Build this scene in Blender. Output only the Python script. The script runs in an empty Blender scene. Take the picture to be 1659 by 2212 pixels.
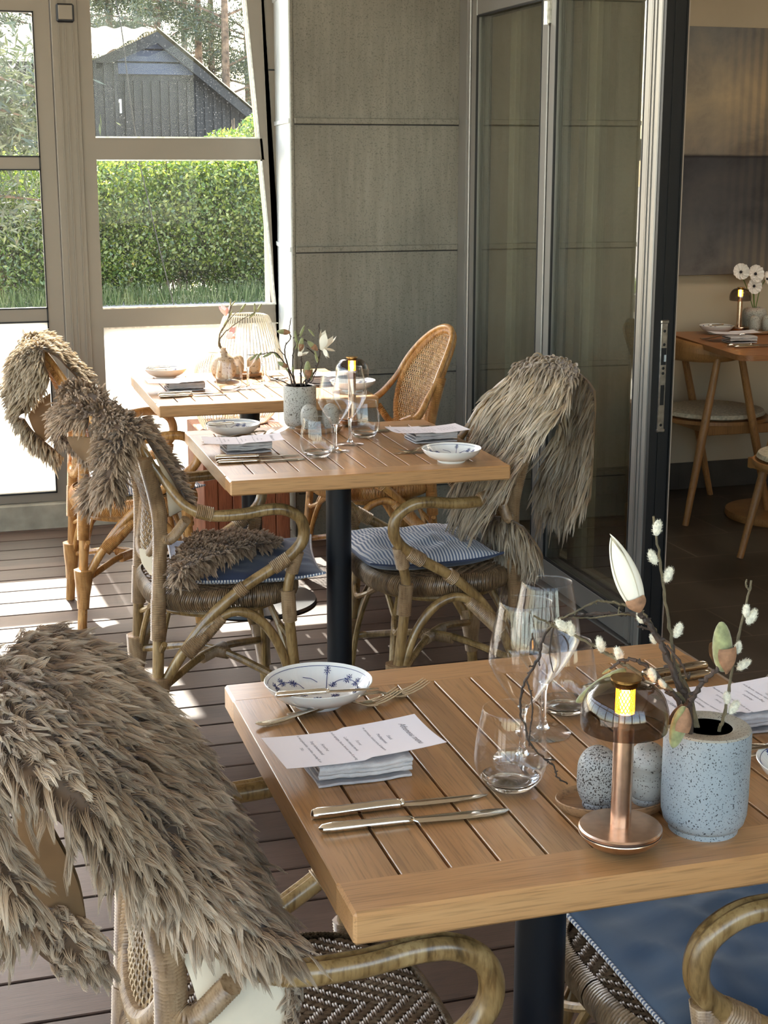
import bpy, math, random
import numpy as np
from mathutils import Vector, Matrix, noise as mnoise

random.seed(7); rng = np.random.default_rng(7)
S = bpy.context.scene
PI = math.pi
W, H = 1659.0, 2212.0
# ------------------------------------------------------------------ camera
FPX, PITCH, YAW, CH = 3232.9, math.radians(13.203), math.radians(17.134), 1.482
cam = bpy.data.cameras.new('camera'); co = bpy.data.objects.new('camera', cam)
S.collection.objects.link(co); S.camera = co
co.location = (0, 0, CH); co.rotation_euler = (PI/2 - PITCH, 0, -YAW)
cam.sensor_fit = 'VERTICAL'; cam.sensor_height = 36.0; cam.lens = FPX/H*36.0
cam.clip_start = 0.05; cam.clip_end = 300
# ------------------------------------------------------------------ light
SUN_EL = math.radians(47.7)
world = bpy.data.worlds.new('world'); S.world = world; world.use_nodes = True
wn = world.node_tree.nodes; wl = world.node_tree.links; wn.clear()
sky = wn.new('ShaderNodeTexSky'); sky.sky_type = 'NISHITA'; sky.sun_disc = False
sky.sun_elevation = SUN_EL; sky.sun_rotation = 0.0; sky.air_density = 1.0; sky.dust_density = 1.6; sky.ozone_density = 1.0
bg = wn.new('ShaderNodeBackground'); bg.inputs[1].default_value = 0.75
wo = wn.new('ShaderNodeOutputWorld'); wb = wn.new('ShaderNodeMix'); wb.data_type = 'RGBA'; wb.blend_type = 'MULTIPLY'; wb.inputs[0].default_value = 1.0; wb.inputs[7].default_value = (1.0, .885, .77, 1)
wl.new(sky.outputs[0], wb.inputs[6]); wl.new(wb.outputs[2], bg.inputs[0]); wl.new(bg.outputs[0], wo.inputs[0])
sun = bpy.data.lights.new('sun', 'SUN'); sun.energy = 11.0; sun.angle = math.radians(0.6); sun.color = (1.0, 0.94, 0.84)
so = bpy.data.objects.new('sun', sun); S.collection.objects.link(so)
sd = Vector((0.03, -math.cos(SUN_EL), -math.sin(SUN_EL)))
so.rotation_euler = sd.to_track_quat('-Z', 'Y').to_euler(); so.location = (0, 12, 12)
def lamp_area(name, loc, size, power, color, rot=(0, 0, 0)):
    l = bpy.data.lights.new(name, 'AREA'); l.energy = power; l.size = size; l.color = color
    o = bpy.data.objects.new(name, l); S.collection.objects.link(o); o.location = loc; o.rotation_euler = rot
lamp_area('dining_room_fill_light', (3.7, 4.6, 2.5), 0.7, 7, (1.0, 0.86, 0.70))  # added warm area lights that brighten the dining room, no fixture in view
lamp_area('dining_room_fill_light', (3.7, 1.2, 2.5), 0.7, 5, (1.0, 0.86, 0.70))
S.view_settings.view_transform = 'Standard'; S.view_settings.look = 'None'
S.view_settings.gamma = 1.0; S.view_settings.use_curve_mapping = False
S.view_settings.exposure = 1.22
S.render.engine = 'CYCLES'
S.cycles.use_denoising = True; S.cycles.max_bounces = 12; S.cycles.transparent_max_bounces = 24
S.cycles.transmission_bounces = 10; S.cycles.diffuse_bounces = 5; S.cycles.glossy_bounces = 5
S.cycles.caustics_reflective = False; S.cycles.caustics_refractive = False
S.cycles.sample_clamp_indirect = 6.0

# ------------------------------------------------------------------ pixel -> place helpers (measuring the photograph)
_F = Vector((math.sin(YAW)*math.cos(PITCH), math.cos(YAW)*math.cos(PITCH), -math.sin(PITCH)))
_R = Vector((math.cos(YAW), -math.sin(YAW), 0)); _U = _R.cross(_F); _C = Vector((0, 0, CH))
def _ray(px, py): return (px-829.5)/FPX*_R - (py-1106)/FPX*_U + _F
def atz(px, py, z): d = _ray(px, py); return _C + d*((z-_C.z)/d.z)
def aty(px, py, y): d = _ray(px, py); return _C + d*((y-_C.y)/d.y)
def atx(px, py, x): d = _ray(px, py); return _C + d*((x-_C.x)/d.x)

# ------------------------------------------------------------------ object helpers
def tag(o, label=None, cat=None, group=None, kind=None):
    if label: o['label'] = label
    if cat: o['category'] = cat
    if group: o['group'] = group
    if kind: o['kind'] = kind
    return o
def empty(name, loc=(0, 0, 0), rz=0.0, label=None, cat=None, group=None):
    o = bpy.data.objects.new(name, None); S.collection.objects.link(o)
    o.location = loc; o.rotation_euler = (0, 0, rz); o.empty_display_size = 0.05
    return tag(o, label, cat, group)
class MB:
    def __init__(s): s.v = []; s.f = []; s.m = []; s.n = 0
    def add(s, v, f, mat=0):
        v = np.asarray(v, float).reshape(-1, 3); s.v.append(v)
        n = s.n
        for q in f: s.f.append([i+n for i in q]); s.m.append(mat)
        s.n += len(v); return s
    def box(s, x0, x1, y0, y1, z0, z1, mat=0, M=None, bev=0.0):
        if bev > 0:
            b = bev; xs = [(x0, x1), (x0+b, x1-b)]; v = []; f = []
            # chamfered box: three shells of 8 corners
            for k in range(3):
                dx, dy, dz = (0 if k == 0 else b), (0 if k == 1 else b), (0 if k == 2 else b)
                for cz in (0, 1):
                    for cy in (0, 1):
                        for cx in (0, 1):
                            v.append(((x0+dx, x1-dx)[cx], (y0+dy, y1-dy)[cy], (z0+dz, z1-dz)[cz]))
            A, B, C = 0, 8, 16
            I = lambda cx, cy, cz: cz*4+cy*2+cx
            f += [[A+I(0,0,0), A+I(0,0,1), A+I(0,1,1), A+I(0,1,0)], [A+I(1,0,0), A+I(1,1,0), A+I(1,1,1), A+I(1,0,1)]]
            f += [[B+I(0,0,0), B+I(1,0,0), B+I(1,0,1), B+I(0,0,1)], [B+I(0,1,0), B+I(0,1,1), B+I(1,1,1), B+I(1,1,0)]]
            f += [[C+I(0,0,0), C+I(0,1,0), C+I(1,1,0), C+I(1,0,0)], [C+I(0,0,1), C+I(1,0,1), C+I(1,1,1), C+I(0,1,1)]]
            for a in (0, 1):
                for c in (0, 1):
                    f.append([A+I(a,c,0), A+I(a,c,1), B+I(a,c,1), B+I(a,c,0)])
                    f.append([B+I(0,a,c), B+I(1,a,c), C+I(1,a,c), C+I(0,a,c)])
                    f.append([A+I(a,0,c), A+I(a,1,c), C+I(a,1,c), C+I(a,0,c)])
                    for e in (0, 1): f.append([A+I(a,c,e), B+I(a,c,e), C+I(a,c,e)])
        else:
            v = [(x0,y0,z0),(x1,y0,z0),(x1,y1,z0),(x0,y1,z0),(x0,y0,z1),(x1,y0,z1),(x1,y1,z1),(x0,y1,z1)]
            f = [[0,3,2,1],[4,5,6,7],[0,1,5,4],[1,2,6,5],[2,3,7,6],[3,0,4,7]]
        v = np.array(v, float)
        if M is not None: v = np.array([tuple(M @ Vector(p)) for p in v])
        return s.add(v, f, mat)
    def prism(s, poly, a0, a1, axis='y', mat=0):
        n = len(poly); v = []
        for a in (a0, a1):
            for p in poly:
                v.append({'y': (p[0], a, p[1]), 'x': (a, p[0], p[1]), 'z': (p[0], p[1], a)}[axis])
        f = [list(range(n)), list(range(2*n-1, n-1, -1))]+[[i, i+n, (i+1) % n+n, (i+1) % n] for i in range(n)]
        return s.add(v, f, mat)
    def tube(s, pts, r, sides=8, mat=0, cap=True, closed=False, section=None, up=None):
        P = np.array([tuple(p) for p in pts], float); n = len(P)
        R = np.full(n, r, float) if np.isscalar(r) else np.asarray(r, float)
        if closed: T = np.roll(P, -1, 0)-np.roll(P, 1, 0)
        else: T = np.gradient(P, axis=0)
        T /= np.linalg.norm(T, axis=1)[:, None]+1e-12
        a = np.array(up, float) if up is not None else (np.array([0, 0, 1.]) if abs(T[0][2]) < .9 else np.array([1., 0, 0]))
        N = np.zeros_like(P); cur = a-T[0]*a.dot(T[0]); cur /= np.linalg.norm(cur)
        for i in range(n):
            if up is not None: cur = a-T[i]*a.dot(T[i])
            else: cur = cur-T[i]*cur.dot(T[i])
            cur = cur/(np.linalg.norm(cur)+1e-12); N[i] = cur
        B = np.cross(T, N); th = np.linspace(0, 2*PI, sides, endpoint=False)
        sec = np.ones(sides) if section is None else np.array([section(t) for t in th])
        ct, st = np.cos(th)*sec, np.sin(th)*sec
        v = P[:, None, :]+R[:, None, None]*(N[:, None, :]*ct[None, :, None]+B[:, None, :]*st[None, :, None])
        f = []; m = n if closed else n-1
        for i in range(m):
            i2 = (i+1) % n
            for j in range(sides):
                j2 = (j+1) % sides; f.append([i*sides+j, i*sides+j2, i2*sides+j2, i2*sides+j])
        if cap and not closed: f += [list(range(sides-1, -1, -1)), [(n-1)*sides+j for j in range(sides)]]
        return s.add(v.reshape(-1, 3), f, mat)
    def lathe(s, prof, seg=48, mat=0, c=(0, 0, 0), sx=1.0, sy=1.0, flute=None):
        n = len(prof); th = np.linspace(0, 2*PI, seg, endpoint=False); v = []
        for k, (r, z) in enumerate(prof):
            fl = 1 if flute is None else flute(k, th)
            v.append(np.stack([c[0]+r*np.cos(th)*sx*fl, c[1]+r*np.sin(th)*sy*fl, np.full(seg, c[2]+z)], -1))
        f = []
        for i in range(n-1):
            for j in range(seg):
                j2 = (j+1) % seg; f.append([i*seg+j, i*seg+j2, (i+1)*seg+j2, (i+1)*seg+j])
        if prof[0][0] > 1e-6: f.append(list(range(seg-1, -1, -1)))
        if prof[-1][0] > 1e-6: f.append([(n-1)*seg+j for j in range(seg)])
        return s.add(np.concatenate(v), f, mat)
    def ell(s, c, r, ax=(0, 0, 1), seg=12, rings=8, mat=0, prof=None):
        ax = Vector(ax).normalized(); q = Vector((0, 0, 1)).rotation_difference(ax).to_matrix(); v = []; f = []
        for i in range(rings+1):
            t = PI*i/rings; k = 1 if prof is None else prof(i/rings)
            for j in range(seg):
                p = 2*PI*j/seg
                v.append(tuple(Vector(c)+q @ Vector((r[0]*k*math.sin(t)*math.cos(p), r[1]*k*math.sin(t)*math.sin(p), -r[2]*math.cos(t)))))
        for i in range(rings):
            for j in range(seg):
                j2 = (j+1) % seg; f.append([i*seg+j, i*seg+j2, (i+1)*seg+j2, (i+1)*seg+j])
        return s.add(v, f, mat)
    def grid(s, G, mat=0, closed_u=False):
        G = np.asarray(G); a, b = G.shape[:2]; f = []
        for i in range(a-1):
            for j in range(b-1): f.append([i*b+j, i*b+j+1, (i+1)*b+j+1, (i+1)*b+j])
        return s.add(G.reshape(-1, 3), f, mat)
    def build(s, name, mats, parent=None, smooth=True, loc=None, ang=40):
        me = bpy.data.meshes.new(name); V = np.concatenate(s.v) if s.v else np.zeros((0, 3))
        nf = len(s.f); ls = np.array([len(q) for q in s.f]); fl = np.concatenate([np.array(q) for q in s.f]) if nf < 20000 else np.fromiter((i for q in s.f for i in q), dtype=np.int64)
        me.vertices.add(len(V)); me.vertices.foreach_set('co', V.ravel())
        me.loops.add(len(fl)); me.loops.foreach_set('vertex_index', fl.astype(np.int32))
        me.polygons.add(nf); st = np.concatenate([[0], np.cumsum(ls)[:-1]]).astype(np.int32)
        me.polygons.foreach_set('loop_start', st); me.polygons.foreach_set('loop_total', ls.astype(np.int32))
        me.polygons.foreach_set('material_index', np.array(s.m, np.int32))
        me.polygons.foreach_set('use_smooth', np.full(nf, bool(smooth)))
        me.update(calc_edges=True)
        for m in (mats if isinstance(mats, (list, tuple)) else [mats]): me.materials.append(m)
        if smooth and ang:
            try: me.set_sharp_from_angle(angle=math.radians(ang))
            except Exception: pass
        o = bpy.data.objects.new(name, me); S.collection.objects.link(o)
        if parent is not None: o.parent = parent
        if loc is not None: o.location = loc
        return o
def cr(pts, n=8, closed=False):
    P = [np.array(tuple(p), float) for p in pts]; out = []; m = len(P)
    rngs = range(m) if closed else range(m-1)
    for i in rngs:
        g = (lambda k: P[k % m]) if closed else (lambda k: P[min(max(k, 0), m-1)])
        p0, p1, p2, p3 = g(i-1), g(i), g(i+1), g(i+2)
        if not closed and i == 0: p0 = 2*p1-p2
        if not closed and i == m-2: p3 = 2*p2-p1
        for t in np.arange(n)/n:
            out.append(.5*((2*p1)+(-p0+p2)*t+(2*p0-5*p1+4*p2-p3)*t*t+(-p0+3*p1-3*p2+p3)*t**3))
    if not closed: out.append(P[-1])
    return np.array(out)
def resample(P, step):
    P = np.asarray(P); d = np.concatenate([[0], np.cumsum(np.linalg.norm(np.diff(P, axis=0), axis=1))])
    n = max(2, int(d[-1]/step)+1); t = np.linspace(0, d[-1], n)
    return np.stack([np.interp(t, d, P[:, k]) for k in range(3)], -1)
def copy_tree(o, parent=None):
    c = o.copy(); S.collection.objects.link(c); c.parent = parent
    for ch in list(o.children): copy_tree(ch, c)
    return c

# ------------------------------------------------------------------ materials
def srgb(c):
    return tuple((x/12.92 if x <= .04045 else ((x+.055)/1.055)**2.4) for x in [v/255 for v in c])+(1,)
def base(name):
    m = bpy.data.materials.new(name); m.use_nodes = True; nt = m.node_tree
    return m, nt, nt.nodes['Principled BSDF']
def N(nt, t, **k):
    n = nt.nodes.new(t)
    for a, b in k.items():
        if a.startswith('i_'): n.inputs[a[2:].replace('_', ' ')].default_value = b
        else: setattr(n, a, b)
    return n
def coord(nt, scale=(1, 1, 1), which='Object', rot=(0, 0, 0)):
    tc = N(nt, 'ShaderNodeTexCoord'); mp = N(nt, 'ShaderNodeMapping'); mp.inputs['Scale'].default_value = scale
    mp.inputs['Rotation'].default_value = rot
    nt.links.new(tc.outputs[which], mp.inputs[0]); return mp.outputs[0]
def ramp(nt, fac, stops):
    r = N(nt, 'ShaderNodeValToRGB'); e = r.color_ramp.elements
    while len(e) < len(stops): e.new(.5)
    for k, (p, c) in enumerate(stops): e[k].position = p; e[k].color = c if len(c) == 4 else srgb(c)
    nt.links.new(fac, r.inputs[0]); return r.outputs[0]
def noise(nt, vec, scale, detail=3, rough=.5, dist=0.0):
    n = N(nt, 'ShaderNodeTexNoise'); n.inputs['Scale'].default_value = scale; n.inputs['Detail'].default_value = detail
    n.inputs['Roughness'].default_value = rough; n.inputs['Distortion'].default_value = dist
    nt.links.new(vec, n.inputs['Vector']); return n.outputs[0]
def bump(nt, bs, h, strength=.3, dist=.002):
    b = N(nt, 'ShaderNodeBump'); b.inputs['Strength'].default_value = strength; b.inputs['Distance'].default_value = dist
    nt.links.new(h, b.inputs['Height']); nt.links.new(b.outputs[0], bs.inputs['Normal'])
def mixc(nt, a, b, fac, mode='MULTIPLY'):
    m = N(nt, 'ShaderNodeMix', data_type='RGBA', blend_type=mode)
    for v, i in ((fac, 0), (a, 6), (b, 7)):
        if hasattr(v, 'links') or hasattr(v, 'is_linked'): nt.links.new(v, m.inputs[i])
        else: m.inputs[i].default_value = v
    return m.outputs[2]
def plain(name, c, rough=.5, metal=0.0, nscale=0, namp=.15, bumpk=0, bscale=200, **kw):
    m, nt, bs = base(name); bs.inputs['Roughness'].default_value = rough; bs.inputs['Metallic'].default_value = metal
    bs.inputs['Base Color'].default_value = srgb(c)
    for k, v in kw.items(): bs.inputs[k.replace('_', ' ')].default_value = v
    if nscale:
        f = noise(nt, coord(nt), nscale, 4)
        lo = tuple(x*(1-namp) for x in c); hi = tuple(min(255, x*(1+namp)) for x in c)
        nt.links.new(ramp(nt, f, [(.3, lo), (.7, hi)]), bs.inputs['Base Color'])
    if bumpk: bump(nt, bs, noise(nt, coord(nt), bscale, 3), bumpk)
    return m
def wood(name, dark, mid, light, axis='y', scale=9, rough=.4, pore=.35, coat=0.0, rand=None, bk=.15):
    m, nt, bs = base(name); st = {'x': (.06, 1, 1), 'y': (1, .06, 1), 'z': (1, 1, .06)}[axis]
    v = coord(nt, st)
    f = noise(nt, v, scale, 5, .6, .6)
    col = ramp(nt, f, [(.25, dark), (.5, mid), (.75, light)])
    p = noise(nt, coord(nt, tuple(1 if k == 1 else .035 for k in st)), 420, 2, .5)
    pr = ramp(nt, p, [(.33, tuple([int(255*(1-pore))]*3)), (.50, (255, 255, 255))])
    col = mixc(nt, col, pr, 1.0)
    if rand:   # board to board tone: (axis index, pitch, offset, strength)
        ax, pitch, off, strg = rand
        tc = N(nt, 'ShaderNodeTexCoord'); sp = N(nt, 'ShaderNodeSeparateXYZ'); nt.links.new(tc.outputs['Object'], sp.inputs[0])
        a = N(nt, 'ShaderNodeMath', operation='SUBTRACT'); nt.links.new(sp.outputs[ax], a.inputs[0]); a.inputs[1].default_value = off
        b = N(nt, 'ShaderNodeMath', operation='DIVIDE'); nt.links.new(a.outputs[0], b.inputs[0]); b.inputs[1].default_value = pitch
        c = N(nt, 'ShaderNodeMath', operation='FLOOR'); nt.links.new(b.outputs[0], c.inputs[0])
        w = N(nt, 'ShaderNodeTexWhiteNoise', noise_dimensions='1D'); nt.links.new(c.outputs[0], w.inputs['W'])
        g = int(255*(1-strg)); col = mixc(nt, col, ramp(nt, w.outputs[0], [(0, (g, g, g)), (1, (255, 255, 255))]), 1.0)
    nt.links.new(col, bs.inputs['Base Color']); bs.inputs['Roughness'].default_value = rough
    bs.inputs['Coat Weight'].default_value = coat; bs.inputs['Coat Roughness'].default_value = .15
    bump(nt, bs, p, bk, .001); return m
def thin_glass(name, tint=(1, 1, 1, 1), ior=1.5, rough=0.0, smudge=False):
    m = bpy.data.materials.new(name); m.use_nodes = True; nt = m.node_tree; nt.nodes.clear()
    g = N(nt, 'ShaderNodeNewGeometry'); r = N(nt, 'ShaderNodeMapRange'); nt.links.new(g.outputs['Backfacing'], r.inputs[0])
    r.inputs['To Min'].default_value = ior; r.inputs['To Max'].default_value = 1/ior
    fr = N(nt, 'ShaderNodeFresnel'); nt.links.new(r.outputs[0], fr.inputs[0])
    t = N(nt, 'ShaderNodeBsdfTransparent'); t.inputs[0].default_value = tint
    gl = N(nt, 'ShaderNodeBsdfGlossy'); gl.inputs['Roughness'].default_value = rough
    mx = N(nt, 'ShaderNodeMixShader'); nt.links.new(fr.outputs[0], mx.inputs[0]); nt.links.new(t.outputs[0], mx.inputs[1]); nt.links.new(gl.outputs[0], mx.inputs[2])
    out = N(nt, 'ShaderNodeOutputMaterial'); last = mx.outputs[0]
    if smudge:   # dust specks and rain marks on the pane
        d = N(nt, 'ShaderNodeBsdfTranslucent'); d.inputs[0].default_value = (.9, .92, .95, 1)
        sp = ramp(nt, noise(nt, coord(nt, (1, 1, .8)), 190, 1), [(.66, (0, 0, 0)), (.72, (60, 60, 60))])
        hz = ramp(nt, noise(nt, coord(nt), 2.2, 3), [(.35, (1, 1, 1)), (.8, (9, 9, 9))])
        mm = mixc(nt, sp, hz, 1.0, 'ADD')
        m2 = N(nt, 'ShaderNodeMixShader'); nt.links.new(mm, m2.inputs[0]); nt.links.new(last, m2.inputs[1]); nt.links.new(d.outputs[0], m2.inputs[2]); last = m2.outputs[0]
    nt.links.new(last, out.inputs[0]); return m

M = {}
M['frame'] = plain('frame_taupe', (128, 120, 108), .45, .35)
M['door_frame'] = plain('door_anthracite', (136, 134, 130), .38, .6)
M['door_dark'] = plain('door_rubber_black', (12, 12, 13), .5)
M['strip'] = plain('door_edge_strip', (176, 160, 146), .4, .2)
M['steel'] = plain('brushed_steel', (196, 194, 188), .28, 1.0, nscale=60, namp=.12)
M['chrome'] = plain('polished_steel', (222, 214, 200), .12, 1.0)
M['black_metal'] = plain('black_powder_coat', (20, 22, 27), .42, .2)
M['glass'] = thin_glass('clear_pane', (.97, .98, .97, 1), ior=1.20, smudge=True); M['side_glass'] = thin_glass('side_pane', (.98, .99, .98, 1))
M['door_glass'] = thin_glass('door_pane', (.90, .91, .88, 1), ior=1.95)
M['glassware'] = thin_glass('drinking_glass', (.99, .99, .99, 1), ior=1.42)
M['smoke'] = thin_glass('smoked_glass', (.70, .675, .65, 1), ior=1.5)
m, nt, bs = base('solid_glass'); bs.inputs['Base Color'].default_value = (1, 1, 1, 1); bs.inputs['Roughness'].default_value = 0; bs.inputs['Transmission Weight'].default_value = 1; bs.inputs['IOR'].default_value = 1.48
M['solid_glass'] = m
# frosted film
m = bpy.data.materials.new('frosted_pane'); m.use_nodes = True; nt = m.node_tree; nt.nodes.clear()
tr = N(nt, 'ShaderNodeBsdfTranslucent'); tr.inputs[0].default_value = (.62, .62, .58, 1)
tt = N(nt, 'ShaderNodeBsdfTransparent'); tt.inputs[0].default_value = (.7, .7, .68, 1); df = N(nt, 'ShaderNodeBsdfDiffuse'); df.inputs[0].default_value = (.8, .8, .78, 1)
m1 = N(nt, 'ShaderNodeMixShader'); m1.inputs[0].default_value = .12; nt.links.new(tr.outputs[0], m1.inputs[1]); nt.links.new(tt.outputs[0], m1.inputs[2])
m2 = N(nt, 'ShaderNodeMixShader'); m2.inputs[0].default_value = .15; nt.links.new(m1.outputs[0], m2.inputs[1]); nt.links.new(df.outputs[0], m2.inputs[2])
oo = N(nt, 'ShaderNodeOutputMaterial'); nt.links.new(m2.outputs[0], oo.inputs[0]); M['frost'] = m
# zinc / fibre-cement cladding
m, nt, bs = base('grey_cladding')
a = noise(nt, coord(nt, (1, 1, .5)), 1.6, 5, .6); b = noise(nt, coord(nt, (6, 6, .5)), 9, 3); c = noise(nt, coord(nt), 160, 2)
col = ramp(nt, a, [(.3, (116, 113, 103)), (.5, (132, 129, 118)), (.7, (148, 144, 133))])
col = mixc(nt, col, ramp(nt, b, [(.3, (234, 234, 232)), (.65, (255, 255, 255))]), 1.0)
col = mixc(nt, col, ramp(nt, c, [(.34, (212, 212, 212)), (.44, (255, 255, 255))]), 1.0)
st = ramp(nt, noise(nt, coord(nt, (1, 1, 1), rot=(.3, .2, 0)), 3.2, 6, .7), [(.62, (255, 255, 255)), (.74, (188, 184, 176))]); col = mixc(nt, col, st, 1.0)
nt.links.new(col, bs.inputs['Base Color']); bs.inputs['Roughness'].default_value = .48; bs.inputs['Metallic'].default_value = .25
bump(nt, bs, noise(nt, coord(nt), 90, 3), .25, .002); M['cladding'] = m
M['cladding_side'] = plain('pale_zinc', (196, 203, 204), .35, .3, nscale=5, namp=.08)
M['deck'] = wood('deck_boards', (62, 45, 36), (84, 62, 50), (106, 82, 68), 'x', 7, .5, .25, rand=(1, .1477, 2.594-.1477*30, .22), bk=.25)
M['curb'] = plain('concrete_curb', (150, 143, 126), .8, nscale=12, namp=.12, bumpk=.3)
M['beige_wall'] = plain('beige_plaster', (178, 164, 142), .85, nscale=2, namp=.04)
M['ceiling'] = plain('ceiling_board', (214, 208, 198), .8)
M['base_dark'] = plain('stone_baseboard', (62, 58, 54), .5, nscale=8)
m, nt, bs = base('slate_tiles'); v = coord(nt, rot=(0, 0, math.radians(0)))
br = N(nt, 'ShaderNodeTexBrick'); nt.links.new(v, br.inputs[0]); br.inputs['Scale'].default_value = 1.0
br.inputs['Brick Width'].default_value = .62; br.inputs['Row Height'].default_value = .31; br.inputs['Mortar Size'].default_value = .0035; br.offset = .5
br.inputs['Color1'].default_value = srgb((62, 54, 46)); br.inputs['Color2'].default_value = srgb((78, 68, 58)); br.inputs['Mortar'].default_value = srgb((110, 98, 84))
col = mixc(nt, br.outputs[0], ramp(nt, noise(nt, coord(nt, (1, .4, 1)), 8, 5), [(.3, (190, 188, 186)), (.7, (255, 255, 255))]), 1.0)
nt.links.new(col, bs.inputs['Base Color']); bs.inputs['Roughness'].default_value = .38; M['tiles'] = m
# ================================================================== STRUCTURE
def struct(mb, name, mats, parent=None, smooth=False):
    o = mb.build(name, mats, parent, smooth=smooth)
    if parent is None: o['kind'] = 'structure'
    return o
YW = 6.25
# deck
mb = MB(); y = 2.594-.1477*30
mb.box(-2.2, 2.05, -1.9, 6.2, -.10, -.032, 1)
while y < 6.2:
    y1 = min(y+.1477-.0075, 6.2); mb.box(-2.2, 2.05, y, y1, -.032, 0, 0, bev=.002); y += .1477
struct(mb, 'floor', [M['deck'], M['door_dark']])
mb = MB(); mb.box(2.19, 5.2, -1.9, 6.07, -.1, 0)
struct(mb, 'floor_tiles', M['tiles'])
mb = MB(); mb.box(2.05, 2.17, -1.9, 5.72, -.1, .004, 0); mb.box(2.085, 2.095, -1.9, 5.72, .004, .009, 0); mb.box(2.125, 2.135, -1.9, 5.72, .004, .009, 0); mb.box(2.17, 2.19, -1.9, 5.72, -.1, .003, 1)
struct(mb, 'trim_1', [M['door_frame'], M['strip']])
# curb under the glazing
mb = MB(); mb.box(-2.2, 1.46, 6.16, 6.5, -.1, .105, bev=.006)
struct(mb, 'trim_2', M['curb'])
# clad wall block
mb = MB(); x0, x1, yf = 1.392, 2.10, 5.72
v = [(x0, yf), (x1, yf), (x1, 6.5), (1.455, 6.5), (1.455, 6.25)]
mb.prism(v, -.05, 2.75, 'z', 0)
# folded standing seams on the front
for z in (.19, .66, 1.146, 1.63, 2.11, 2.59):
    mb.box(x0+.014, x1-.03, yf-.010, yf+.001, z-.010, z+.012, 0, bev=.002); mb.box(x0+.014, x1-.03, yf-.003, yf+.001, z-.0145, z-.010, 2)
mb.box(x0, x0+.012, yf-.005, yf+.001, 0, 2.75, 0, bev=.002)
mb.box(x1-.026, x1-.022, yf-.004, yf+.001, 0, 2.75, 0)
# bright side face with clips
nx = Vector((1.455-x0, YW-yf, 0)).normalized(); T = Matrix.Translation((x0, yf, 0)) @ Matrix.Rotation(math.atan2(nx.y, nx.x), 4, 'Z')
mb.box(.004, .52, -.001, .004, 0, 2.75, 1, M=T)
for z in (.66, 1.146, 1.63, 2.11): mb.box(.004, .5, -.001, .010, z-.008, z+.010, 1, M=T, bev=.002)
struct(mb, 'wall_center', [M['cladding'], M['cladding_side'], M['door_dark']])

# ---- glazed facade
TOP = 2.78
mb = MB()   # fixed posts + head
F0, F1 = YW-.05, YW+.05
mb.box(.557, .66, F0-.01, F1, .105, TOP, 0, bev=.003)
for gx in (.583, .607, .637): mb.box(gx, gx+.004, F0-.016, F0-.009, .105, TOP, 0)
mb.box(-2.2, 1.46, F0-.02, F1, TOP-.08, TOP, 0)
mb.prism([(1.452, .105), (1.50, .105), (1.50, TOP), (1.36, TOP), (1.452, .893)], F0+.006, F1, 'y', 0)
mb.box(1.420, 1.456, F0+.002, F0+.008, 1.84, 1.846, 1)
mb.box(-.55, -.45, F0-.01, F1, .105, TOP, 0, bev=.003); mb.box(-1.6, -1.5, F0-.01, F1, .105, TOP, 0, bev=.003)
struct(mb, 'trim_3', [M['frame'], M['door_dark']])
def pane(poly, name, mat, parent, y=YW):
    mb = MB(); mb.prism(poly, y-.003, y+.003, 'y', 0); return struct(mb, name, mat, parent)
def rect(x0, x1, z0, z1): return [(x0, z0), (x1, z0), (x1, z1), (x0, z1)]
# left glazed door
d1 = empty('door_1', (0, 0, 0)); d1['kind'] = 'structure'
mb = MB(); a, b = F0-.005, F1-.02
for r in (rect(.492, .552, .107, 2.11), rect(-.45, -.39, .107, 2.11)): mb.prism(r, a, b)
for z0, z1 in ((.107, .142), (.853, .901), (1.451, 1.496), (2.045, 2.11)): mb.prism(rect(-.39, .492, z0, z1), a, b)
struct(mb, 'door_frame', M['frame'], d1)
mb = MB()
for z0, z1 in ((.142, .149), (.846, .853), (.901, .907), (1.445, 1.451), (1.496, 1.502), (2.039, 2.045)): mb.prism(rect(-.39, .492, z0, z1), a-.004, a+.004)
mb.prism(rect(.486, .492, .142, 2.045), a-.004, a+.004)
struct(mb, 'glazing_bead', M['door_dark'], d1)
pane(rect(-.39, .492, .142, .853), 'frosted_pane', M['frost'], d1)
pane(rect(-.39, .492, .901, 1.451), 'glass_pane', M['glass'], d1)
pane(rect(-.39, .492, 1.496, 2.045), 'glass_pane', M['glass'], d1)
pane(rect(-.45, .552, 2.11, TOP-.08), 'glass_pane', M['glass'], d1)
# slanted window
w2 = empty('window_1', (0, 0, 0)); w2['kind'] = 'structure'
xr = lambda z: 1.378-.084*(z-1.571)          # slanted glass edge
a, b = F0, F1-.01
mb = MB(); mb.prism(rect(.66, .711, .105, TOP-.08), a, b)
xo = lambda z: 1.456-.044*(z-.893)
mb.prism([(xr(.105), .105), (1.456, .105), (1.456, .893), (xo(TOP-.08), TOP-.08), (xr(TOP-.08), TOP-.08)], a, b)
for z0, z1 in ((.105, .138), (.818, .893), (1.487, 1.571), (TOP-.1, TOP-.08)):
    mb.prism([(.711, z0), (xr(z0)+.01, z0), (xr(z1)+.01, z1), (.711, z1)], a, b)
struct(mb, 'window_frame', M['frame'], w2)
mb = MB()
for z in (.893, 1.571): mb.prism([(.711, z), (xr(z)-.002, z), (xr(z)-.002, z+.006), (.711, z+.006)], a-.004, a+.004)
for z in (.817, 1.487): mb.prism([(.711, z-.005), (xr(z), z-.005), (xr(z), z), (.711, z)], a-.003, a+.003)
for z0, z1 in ((.893, 1.487), (1.571, TOP-.1)): mb.prism([(xr(z0)-.007, z0), (xr(z0), z0), (xr(z1), z1), (xr(z1)-.007, z1)], a-.003, a+.004)
struct(mb, 'glazing_bead', M['steel'], w2)
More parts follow.
